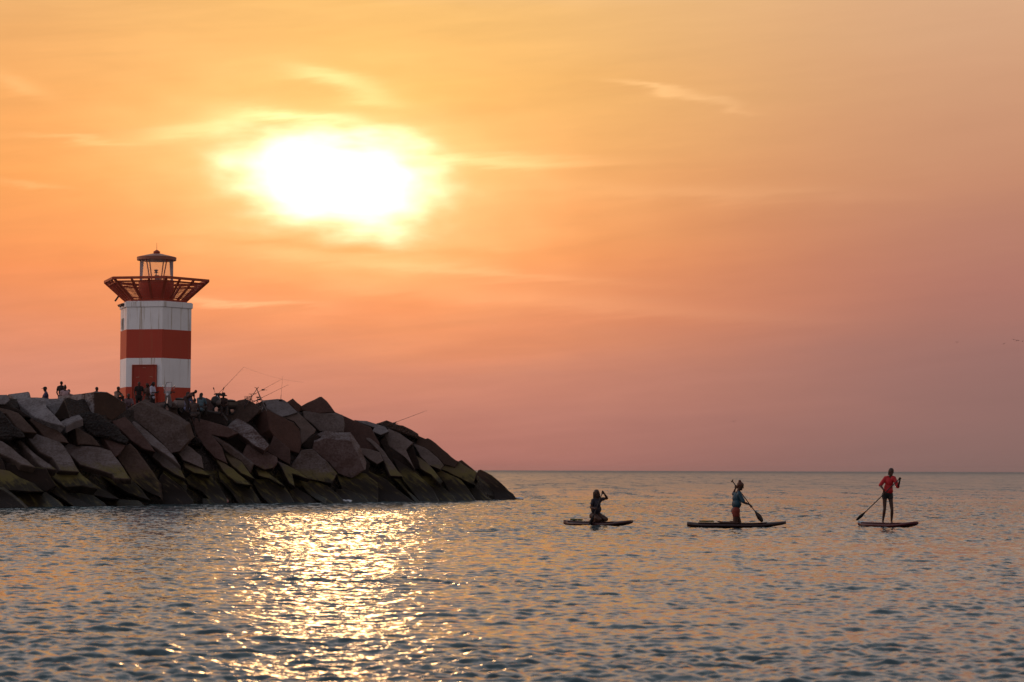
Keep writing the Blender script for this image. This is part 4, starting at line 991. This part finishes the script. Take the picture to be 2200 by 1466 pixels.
# ------------------------------------------------------------------ scooters, bicycle, rods
M_BLKM = mat('black_plastic', (.02, .014, .014), .45); M_CHR = mat('chrome', (.5, .45, .45), .2, 1.0); M_WHP = mat('white_fairing', (.20, .16, .16), .3)
M_TYR = mat('tyre_rubber', (.015, .012, .012), .8)
def scooter(px, D, yaw, label, body, screen=True):
    c = P(px, 870, D); root = Vector((c.x, c.y, DECK))
    e0 = empty('motor_scooter', root, label, 'scooter', 'parked two-wheelers on the breakwater')
    Rz = Matrix.Rotation(yaw, 3, 'Z')
    def L(x, y, z): return root + Rz @ Vector((x, y, z))   # x lateral, y back, z up; front faces -y
    def bar(b, a, c_, r): b.tube(L(*a), L(*c_), r)
    for y in (-.66, .60):
        w = empty('wheel', (0, 0, 0)); w.location = L(0, y, .26) - root; w.parent = e0
        def at_w(b_): b_.o = L(0, y, .26); return b_
        at_w(B()).ring(L(0, y, .26), .20, .06, Rz @ Vector((1, 0, 0)), 24, 8).done('tyre', M_TYR, w, smooth=True)
        at_w(B()).tube(L(-.04, y, .26), L(.04, y, .26), .15, seg=18).done('rim', M_CHR, w)
    B(root).loft([[L(sx * w_, y + dy, z) for sx, dy in ((-1, -.03), (-1, .05), (1, .05), (1, -.03))] for z, y, w_ in ((.32, -.42, .14), (.62, -.50, .20), (.92, -.56, .17), (1.04, -.54, .10))]).done('front_fairing', body, e0, bevel=.02)
    B(root).box(L(0, -.12, .30), (.30, .62, .09), Rz).done('footboard', M_BLKM, e0, bevel=.02)
    B(root).loft([[L(sx * w_, y, z) for sx, y in ((-1, y0), (-1, y1), (1, y1), (1, y0))] for z, y0, y1, w_ in ((.30, .16, .84, .10), (.50, .12, .92, .17), (.70, .14, .95, .15))]).done('rear_body', body, e0, bevel=.03)
    B(root).ball(L(0, .50, .76), (.15, .40, .08), Rz).done('seat', M_BLKM, e0, smooth=True)
    B(root).tube(L(0, -.66, .28), L(0, -.50, 1.04), .03).done('fork', M_CHR, e0)
    hb = B(root).tube(L(-.34, -.44, 1.10), L(.34, -.44, 1.10), .022).tube(L(-.36, -.42, 1.10), L(-.24, -.45, 1.10), .03).tube(L(.36, -.42, 1.10), L(.24, -.45, 1.10), .03).box(L(0, -.48, 1.08), (.26, .16, .14), Rz).done('handlebar', M_BLKM, e0)
    for sx in (-1, 1):
        B(root).tube(L(sx * .24, -.46, 1.12), L(sx * .34, -.46, 1.34), .010).ball(L(sx * .36, -.46, 1.40), (.035, .02, .085), Rz @ Matrix.Rotation(sx * .5, 3, 'Y')).done('mirror', M_BLKM if not screen else M_CHR, e0, smooth=True)
    B(root).ball(L(0, -.60, .96), (.085, .04, .07), Rz).done('headlight', mat('headlight_glass', (.6, .6, .65), .15), e0, smooth=True)
    if screen:
        B(root).loft([[L(sx * w_, y + .01 * k, z) for sx, k in ((-1, 0), (-1, 1), (1, 1), (1, 0))] for z, y, w_ in ((1.00, -.60, .17), (1.30, -.54, .22), (1.62, -.44, .16))]).done('windscreen', mat('clear_screen', (.55, .50, .52), .15, alpha=.28), e0)
        B(root).path([L(-.17, -.61, 1.0), L(-.22, -.55, 1.3), L(-.16, -.45, 1.62)], .016, 6).path([L(-.16, -.45, 1.62), L(.16, -.45, 1.62)], .010, 6).path([L(.17, -.61, 1.0), L(.22, -.55, 1.3), L(.16, -.45, 1.62)], .012, 6).done('windscreen_rim', M_WHP, e0)
    return e0
scooter(374, 117.2, math.radians(-28), 'white motor scooter with tall windscreen parked in front of the tower', M_WHP)
scooter(482, 119.9, math.radians(-35), 'dark motor scooter with round mirror parked behind the person in the hat', M_BLKM, screen=False)

def bicycle(px, D, yaw, label, zb, s=1.0):
    c = P(px, 870, D); root = Vector((c.x, c.y, zb))
    e0 = empty('bicycle', root, label, 'bicycle', 'parked two-wheelers on the breakwater')
    Rz = Matrix.Rotation(yaw, 3, 'Z')
    def L(x, y, z): return root + Rz @ Vector((x, y, z)) * s
    m = mat('bicycle_paint', (.05, .025, .03), .4)
    for y in (-.52, .50):
        w = empty('wheel', L(0, y, .33) - root); w.parent = e0
        org = L(0, y, .33)
        B(org).ring(org, .31 * s, .022, Rz @ Vector((1, 0, 0)), 32, 6).done('tyre', M_TYR, w, smooth=True)
        b = B(org)
        for k in range(12):
            a = k * math.pi / 6; b.tube(org, L(0, y + .30 * math.cos(a), .33 + .30 * math.sin(a)), .004, seg=4)
        b.done('spokes', M_CHR, w)
        B(root).path([L(0, y + .36 * math.cos(a), .33 + .36 * math.sin(a)) for a in [math.pi * k / 8 for k in range(1, 8)]], .022, 6).done('mudguard', m, e0)
    B(root).path([L(0, -.52, .33), L(0, -.36, .86), L(0, -.30, .80), L(0, .02, .32), L(0, .16, .86)], .018).path([L(0, .02, .32), L(0, .50, .33), L(0, .13, .74), L(0, -.33, .72)], .015).done('frame', m, e0)
    B(root).path([L(0, -.36, .86), L(0, -.33, 1.06), L(-.06, -.36, 1.10), L(-.28, -.24, 1.10)], .014).path([L(0, -.33, 1.06), L(.06, -.36, 1.10), L(.28, -.24, 1.10)], .014).done('handlebar', M_BLKM, e0)
    B(root).ball(L(0, .18, .93), (.07 * s, .14 * s, .035 * s), Rz).tube(L(0, .16, .8), L(0, .18, .92), .014).done('saddle', M_BLKM, e0, smooth=True)
    b = B(root)
    for k in range(5):
        z = .72 + .06 * k; w_ = .15 + .01 * k
        b.path([L(-w_, -.44, z), L(w_, -.44, z), L(w_, -.68, z), L(-w_, -.68, z), L(-w_, -.44, z)], .007, 4)
    for x in (-.15, -.05, .05, .15):
        for y in (-.44, -.68): b.tube(L(x, y, .72), L(x * 1.2, y, .96), .006, seg=4)
    b.done('basket', M_BLKM, e0)
bicycle(549, 121.4, math.radians(-38), 'small bicycle with a basket leaning by the fishing tripod', 4.72)

M_ROD = mat('rod_carbon', (.06, .025, .018), .4)
def rod(p, label, r=.013, reel=None, cat='fishing rod'):
    a, b = P(*p[0]), P(*p[1])
    e0 = empty('fishing_rod', a, label, cat, 'fishing rods on the crest')
    B(a).tube(a, b, r, r * .35, 6).done('blank', M_ROD, e0)
    d = (b - a).normalized()
    B(a).tube(a - d * .1, a + d * .45, r * 1.7, seg=8).done('grip', M_BLKM, e0)
    t = reel if reel is not None else .12
    c = a.lerp(b, t)
    B(a).tube(c + V(-.09, 0, -.03), c + V(.07, 0, -.03), .045, .035, 10).tube(c, c + V(0, 0, -.05), .014).tube(c + V(.07, 0, -.03), c + V(.22, 0, -.045), .010).done('reel', M_BLKM, e0)
    g = B(a)
    for k in (.35, .5, .64, .78, .9, 1.0):
        q = a.lerp(b, k); g.ring(q - V(0, 0, .025), .016, .004, d, 8, 4)
    g.done('line_guide', M_CHR, e0)
    return e0
rod(((454, 862, 117.2), (524, 789, 118.4)), 'long fishing rod leaning right with a dark reel, left of the hat', reel=.20)
rod(((516, 864, 122.0), (606, 814.5, 122.6)), 'upper of the two slanting rods resting on the tripod', reel=.55, r=.012)
rod(((548, 862, 122.3), (619, 827, 123)), 'lower of the two slanting rods resting on the tripod', r=.012)
rod(((602.5, 866, 123.5), (607.5, 808, 123.5)), 'thin upright fishing rod beside the tripod', r=.008)
rod(((838, 912, 128.5), (916.5, 882.5, 129.5)), 'lone fishing rod sticking out from behind the humped crest block', r=.014)
ln = B(P(524, 789, 118.4)); ln.path([P(524 + 128 * k / 8, 789 + 33 * k / 8 + 5 * math.sin(math.pi * k / 8), 118.4 + k * .5) for k in range(9)], .0035, 4)
tag(ln.done('fishing_line', mat('nylon_line', (.6, .45, .35), .4, alpha=.6)), 'pale taut fishing line running right from the long rod', 'fishing line')
ap = P(552, 836, 121.6)
tp = empty('rod_tripod', (ap.x, ap.y, ap.z), 'slim metal tripod holding two fishing rods on the crest', 'tripod')
for q in (P(528, 872, 120.6), P(573, 884, 119.8), P(566, 876, 122.4)):
    B(ap).tube(ap, q, .020, .016, 6).done('leg', M_ROD, tp)
B(ap).tube(ap - V(0, 0, .05), ap + V(0, 0, .07), .03).path([ap + V(-.13, 0, .10), ap + V(-.06, 0, .05), ap + V(.06, 0, .05), ap + V(.10, 0, .12)], .014, 6).done('rod_rest', M_BLKM, tp)
bp_ = P(466, 862, 117.8)
bk = empty('backpack', (bp_.x, bp_.y, bp_.z - .25), 'round dark backpack between the long rod and the person in the hat', 'backpack')
B(bk.location).ball(bp_ + V(-.05, 0, -.02), (.26, .17, .30), Matrix.Rotation(-.5, 3, 'Y')).done('bag', M_BLKM, bk, smooth=True)
B(bk.location).ball(bp_ + V(.08, -.12, -.10), (.13, .08, .14)).done('front_pocket', mat('grey_pocket', (.09, .06, .055), .6), bk, smooth=True)
# ------------------------------------------------------------------ paddle boards, paddles and their riders
M_NEO = mat('board_rubber', (.012, .008, .008), .5)
def board(cx, D, L, yaw, label, topc, edgec, tailc=None):
    c = P(cx, 1010, D); root = Vector((c.x, c.y, 0.0))
    e0 = empty('paddle_board', root, label, 'paddle board', 'stand-up paddle boards')
    Rz = Matrix.Rotation(yaw, 3, 'Z')
    def Lc(x, y, z): return root + Rz @ Vector((x, y, z))
    n = 26
    def prof(t):   # t 0 tail .. 1 nose
        w = .39 * (1 - abs(2 * t - 1.04) ** 3.2) ** .62 if abs(2 * t - 1.04) < 1 else 0
        w = max(w, .10 if t < .5 else .03)
        rock = .02 + .10 * max(0, (t - .6) / .4) ** 2 + .03 * max(0, (.2 - t) / .2) ** 2
        return w, rock
    rings, deck = [], []
    for i in range(n + 1):
        t = i / n; w, rk = prof(t); x = (t - .5) * L; th = .075 * (1 - .35 * max(0, t - .85) / .15)
        ring = []
        for k in range(14):
            a = 2 * math.pi * k / 14
            ring.append(Lc(x, w * abs(math.cos(a)) ** .7 * math.copysign(1, math.cos(a)), rk + .045 + th * math.sin(a)))
        rings.append(ring)
        deck.append((x, w * .80, rk + .045 + th))
    B(root).loft(rings).done('hull', edgec, e0, smooth=True)
    dk_ = B(root)
    dk_.loft([[Lc(x, sy * w, z + dz) for sy, dz in ((-1, -.004), (-1, .004), (1, .004), (1, -.004))] for x, w, z in deck[3:22]])
    dk_.done('deck_pad', topc, e0)
    if tailc: B(root).loft([[Lc(x, sy * w * 1.18, z + dz) for sy, dz in ((-1, -.05), (-1, .006), (1, .006), (1, -.05))] for x, w, z in deck[0:4]]).done('tail_panel', tailc, e0)
    B(root).loft([[Lc(-L / 2 + .35 + dx, sy, z) for dx, sy in ((0, -.006), (0, .006), (w, .006), (w, -.006))] for z, w, dx in ((-.02, .20, 0), (-.2, .10, 0))]).done('fin', M_NEO, e0)
    return e0, Lc, deck
def coil(e0, Lc, deck, x0, col):
    pts = []
    zt_ = deck[3][2]
    for k in range(90):
        a = k * .9; pts.append(Lc(x0 + .45 * k / 90, .10 + .05 * math.sin(a) + .08 * math.sin(k * .1), zt_ + .035 + .022 * math.cos(a)))
    B(e0.location).path(pts, .012, 5).done('coiled_leash', col, e0)
GRN = mat('green_leash', (.09, .11, .02), .6)
def paddle(a, b, label, blade_dir, rs=.016):
    """a: top of the handle, b: blade tip"""
    a, b = Vector(a), Vector(b); d = (b - a).normalized(); L = (b - a).length
    e0 = empty('paddle', b, label, 'paddle', 'paddles of the three paddlers')
    s1 = a.lerp(b, (L - .46) / L)
    B(b).tube(a, s1 + d * .06, rs, rs, 8).done('shaft', M_NEO, e0)
    t = Vector(blade_dir); t = (t - d * t.dot(d)).normalized(); n = d.cross(t)
    B(b).tube(a - t * .055, a + t * .055, .017, seg=8).tube(a, a + d * .07, .022, .017).done('handle_grip', M_NEO, e0)
    rings = []
    for k in range(11):
        q = k / 10; w = .105 * math.sin(math.pi * min(1, (.06 + q * .80))) ** .8 * (.35 + .65 * min(1, q * 1.7)); w = max(w, .012)
        if k == 10: w *= .72
        c = s1 + d * .46 * q
        rings.append([c + t * w - n * .004, c + n * .011, c - t * w - n * .004, c - n * .011])
    B(b).loft(rings).done('blade', M_NEO, e0, smooth=True)
    return e0
def grip_hand(caps, wrist, at, shaft_d, s=1.0):
    """a hand closed round a shaft: knuckles away from the wrist, thumb the other way round"""
    at, w, d = Vector(at), Vector(wrist), Vector(shaft_d).normalized()
    r = (at - w); r = (r - d * r.dot(d)).normalized(); t = d.cross(r)
    palm = at - r * .030
    for off in (-.030, -.010, .010, .030):
        caps.append((w + d * off * .5, palm + d * off + t * .012, .017 * s, .0135 * s))
        p = palm + d * off + t * .026
        for k in range(1, 5):
            a = math.radians(215 - 62 * k)
            q = at + d * off + (r * -math.cos(a - math.pi * 0) + t * math.sin(a)) * .0 + (r * math.cos(math.radians(180 - 58 * k)) + t * math.sin(math.radians(180 - 58 * k))) * (.029 - .001 * k)
            caps.append((p, q, .0105 * s, .0095 * s)); p = q
    p = palm - t * .018 + d * .030
    for k in (1, 2):
        q = at + d * .040 + (r * math.cos(math.radians(180 + 60 * k)) + t * math.sin(math.radians(180 + 60 * k))) * .029
        caps.append((p, q, .0125 * s, .0105 * s)); p = q

def zj(z, x, y, D): ox, oy, s = z; return P(ox + x / s, oy + y / s, D)
def rider(label, J, face, headc, hands, shirt, shirt_args, bottom, bottom_args, hairf, root, s=1.0, female=False, extra=None, bulk=1.0, legs=1.0, hs=1.08):
    e0 = empty('person', root, label, 'person', 'paddle boarders')
    c, e, I = rig(J, female, s, bulk, legs)
    rot, x, f, u = head_shape(c, e, J['neck'], headc, face, s * hs)
    for S in 'LR': grip_hand(c, J['wr' + S], hands[S][0], hands[S][1], s)
    # toes
    for S in 'LR':
        td = (J['toe' + S] - J['ank' + S]).normalized(); sd = td.cross(V(0, 0, 1)).normalized()
        for k in range(-2, 3): c.append((J['toe' + S] + sd * k * .013, J['toe' + S] + sd * k * .017 + td * .045, .013, .009))
    fuse('person_body', c, e, M_SKIN, e0, voxel=.0075 * s, smooth=3)
    cs, es = shirt_shape(J, I, s, **shirt_args)
    if extra: cs, es = extra(J, I, cs, es)
    fuse(shirt[0], cs, es, shirt[1], e0, voxel=.011, smooth=3)
    if bottom:
        cs, es = pants_shape(J, I, s, **bottom_args)
        fuse(bottom[0], cs, es, bottom[1], e0, voxel=.011, smooth=3)
    hc, he, hm = hairf(headc, x, f, u, rot)
    fuse('hair', hc, he, hm, e0, voxel=.009, smooth=2)
    return e0, I

# --- standing paddler in red
ZM = (1820, 990, 9.1625)
Dm = 70.0
bo, Lc, deck = board(1820 + 790 / 9.16, Dm, 2.6, math.radians(-58), 'red paddle board with a pale blue tail under the standing person', mat('board_deck_maroon', (.10, .02, .03), .6), mat('board_red', (.07, .006, .010), .5), mat('tail_blue', (.22, .32, .40), .5))
j = lambda x, y, dd=0.0: zj(ZM, x, y, Dm + dd)
J = dict(shL=j(925, 345, -.05), shR=j(755, 345, .05), neck=j(858, 312), hipL=j(845, 668, 0), hipR=j(740, 668, 0), kneeL=j(884, 975, -.12), kneeR=j(738, 950, -.08),
         ankL=j(874, 1192, -.02), ankR=j(704, 1192, .02), toeL=j(884, 1236, -.20), toeR=j(716, 1240, -.16),
         elL=j(1000, 518, -.16), elR=j(652, 488, -.06), wrL=j(1038, 392, -.36), wrR=j(722, 576, -.28))
top_, tip_ = j(1045, 345, -.46), j(186, 1178, .20)
sd = (tip_ - top_).normalized()
def on_sh(x):
    k = (1045 - x) / (1045 - 186.0); return top_.lerp(tip_, k)
gl, gr = on_sh(1036), on_sh(742)
def hair_short(H, x, f, u, rot):
    return [(H + u * .03 - f * .05 + x * .05, H - u * .10 - f * .075 + x * .05, .030, .018), (H + u * .03 - f * .06, H - u * .16 - f * .09, .034, .024)], [(H + u * .036 - f * .014, (.082, .095, .090), rot)], M_HAIR
rider('person in a bright red shirt and black shorts standing on a board and paddling', J, V(.15, -1, -.10), j(868, 222, -.02),
      {'L': (gl, sd), 'R': (gr, sd)}, ('shirt', mat('red_lycra', (.40, .004, .007), .6, var=.06)), dict(sleeve=.95, hem=.13, g=.013),
      ('shorts', mat('black_shorts', (.006, .005, .006), .7)), dict(leg=.22, g=.012), hair_short, Vector((P(1911, 1010, Dm).x, Dm, .13)), s=.92, female=True)
paddle(top_, tip_, 'dark paddle held low to the left by the person in red', V(1, .3, .4))

# --- kneeling paddler in teal
ZK = (1470, 1020, 9.565)
Dk = 69.2
bo, Lc, deck = board(1582, Dk, 3.04, math.radians(-8), 'dark paddle board under the kneeling person in teal', mat('board_deck_dark', (.035, .014, .012), .6), mat('board_dark', (.028, .009, .008), .45))
coil(bo, Lc, deck, -1.15, GRN)
j = lambda x, y, dd=0.0: zj(ZK, x, y, Dk + dd)
J = dict(shL=j(1075, 395, .16), shR=j(1135, 405, -.16), neck=j(1112, 345), hipL=j(1045, 745, .09), hipR=j(1068, 745, -.09), kneeL=j(1135, 990, .12), kneeR=j(1045, 1000, -.12),
         ankL=j(862, 1000, .12), ankR=j(790, 985, -.12), toeL=j(770, 985, .14), toeR=j(705, 965, -.12),
         elL=j(1008, 400, .30), elR=j(1225, 575, -.24), wrL=j(1052, 285, .20), wrR=j(1340, 612, -.14))
# top hand is on the far side, paddle crosses in front of the shoulder
top_, tip_ = j(985, 128, .12), j(1612, 968, -.42)
sd = (tip_ - top_).normalized()
def on_sh(x): return top_.lerp(tip_, (x - 985) / (1612 - 985.0))
def hair_bun(H, x, f, u, rot):
    return [(H - f * .07, H - u * .10 - f * .08, .04, .025)], [(H + u * .034 - f * .024, (.092, .104, .092), rot), (H + u * .125 - f * .075, (.052, .050, .044), rot)], M_HAIRR
rider('person in a teal shirt and rust shorts kneeling upright, hair in a bun', J, V(.9, -.25, -.35), j(1158, 232, -.03),
      {'L': (on_sh(1068), sd), 'R': (on_sh(1372), sd)}, ('shirt', mat('teal_shirt', (.005, .038, .062), .6, var=.08)), dict(sleeve=.85, hem=.02, g=.014),
      ('shorts', mat('rust_shorts', (.16, .020, .010), .75)), dict(leg=.32, g=.015), hair_bun, Vector((P(1582, 1010, Dk).x, Dk, .13)), s=.97, female=True, bulk=1.4, legs=1.3)
paddle(top_, tip_, 'dark paddle held diagonally by the kneeling person in teal', V(.6, -.8, .3))

# --- sitting-kneeling paddler in dark swimwear
ZW = (1200, 1030, 12.217)
Dw = 70.3
bo, Lc, deck = board(1284.5, Dw, 2.72, math.radians(-43), 'dark paddle board with a grey tail under the long-haired person', mat('board_deck_brown', (.06, .028, .028), .6), mat('board_maroon', (.045, .014, .014), .45), mat('tail_grey', (.10, .07, .075), .5))
coil(bo, Lc, deck, -1.25, GRN)
j = lambda x, y, dd=0.0: zj(ZW, x, y, Dw + dd)
J = dict(shL=j(1105, 530, .02), shR=j(905, 560, -.10), neck=j(1015, 500), hipL=j(1050, 965, .05), hipR=j(900, 965, -.03), kneeL=j(1248, 1048, -.34), kneeR=j(1078, 1060, -.40),
         ankL=j(1010, 1092, .20), ankR=j(840, 1085, .10), toeL=j(960, 1100, .34), toeR=j(822, 1095, .26),
         elL=j(1275, 500, -.06), elR=j(852, 745, -.12), wrL=j(1200, 375, -.20), wrR=j(960, 770, -.32))
top_, tip_ = j(1165, 318, -.24), j(812, 1240, -.42)
sd = (tip_ - top_).normalized()
def on_sh(y): return top_.lerp(tip_, (y - 318) / (1240 - 318.0))
def hair_long(H, x, f, u, rot):
    c = []
    for k in range(-4, 5):
        c.append((H + u * .03 - f * .04 + x * k * .019, H - u * .14 - f * .06 + x * k * .022, .034, .030))
        c.append((H - u * .14 - f * .06 + x * k * .022, H - u * .36 - f * .03 + x * k * .016, .030, .014))
    for k in (-1, 1): c.append((H + x * k * .07 + f * .01, H - u * .22 + x * k * .085 + f * .06, .026, .016))
    return c, [(H + u * .036 - f * .016, (.086, .096, .092), rot)], M_HAIR
rider('long-haired person in a dark top kneeling back on the heels, paddling', J, V(.35, -1, -.05), j(1005, 372, -.03),
      {'L': (on_sh(345), sd), 'R': (on_sh(775), sd)}, ('swimsuit', mat('dark_swimsuit', (.016, .012, .022), .6)), dict(sleeve=.45, hem=-.02, g=.010),
      None, {}, hair_long, Vector((P(1284.5, 1010, Dw).x, Dw, .13)), s=.97, female=True, bulk=1.25, legs=1.35)
paddle(top_, tip_, 'dark paddle dipped beside the left board by the long-haired person', V(.5, .8, 0))

# ------------------------------------------------------------------ gulls far out
def gull(px, py, label, bank):
    D = 900.0; c = P(px, py, D)
    e0 = empty('bird', c, label, 'bird', 'far birds over the sea')
    m = mat('bird_dark', (.03, .02, .02), .8)
    B(c).ball(c, (.16, .40, .14)).tube(c - V(0, .35, 0), c - V(0, .55, 0), .06, .02).done('bird_body', m, e0, smooth=True)
    for sx in (-1, 1):
        r_ = Matrix.Rotation(bank, 3, 'Y')
        pts = [V(.08 * sx, 0, .02), V(.45 * sx, -.06, .20), V(.85 * sx, .08, .10)]
        B(c).loft([[c + r_ @ (p + V(0, w, .012)), c + r_ @ (p + V(0, -w, .012)), c + r_ @ (p + V(0, -w, -.012)), c + r_ @ (p + V(0, w, -.012))] for p, w in zip(pts, (.17, .15, .04))]).done('wing', m, e0)
for (px, py, lb) in [(2056, 735.5, 'tiny bird flying alone, leftmost of those at the right edge'), (2157, 739, 'tiny bird flying lowest of the right edge group'), (2178, 730, 'tiny bird flying highest of the right edge group'),
                     (2184, 732.5, 'tiny bird, left one of the close pair at the right edge'), (2187.5, 732, 'tiny bird, right one of the close pair at the right edge'), (2197, 733.5, 'tiny bird nearest the right edge of the picture'), (1576.5, 905.5, 'tiny bird alone above the horizon and the kneeling paddler')]:
    gull(px, py, lb, random.uniform(-.5, .5))

# ------------------------------------------------------------------ sea air
hz = B(); hz.box((0, 4550, 7.0), (18200, 9300, 17.0))
ho = hz.done('haze', None); tag(ho, 'thin evening haze over the sea', kind='stuff')
hm_ = bpy.data.materials.new('sea_haze'); hm_.use_nodes = True
ht = hm_.node_tree; ht.nodes.clear()
pv = ht.nodes.new('ShaderNodeVolumePrincipled'); oo = ht.nodes.new('ShaderNodeOutputMaterial')
pv.inputs['Color'].default_value = (.62, .52, .52, 1); pv.inputs['Density'].default_value = .00003; pv.inputs['Anisotropy'].default_value = .35
ht.links.new(pv.outputs[0], oo.inputs['Volume']); ho.data.materials.append(hm_)
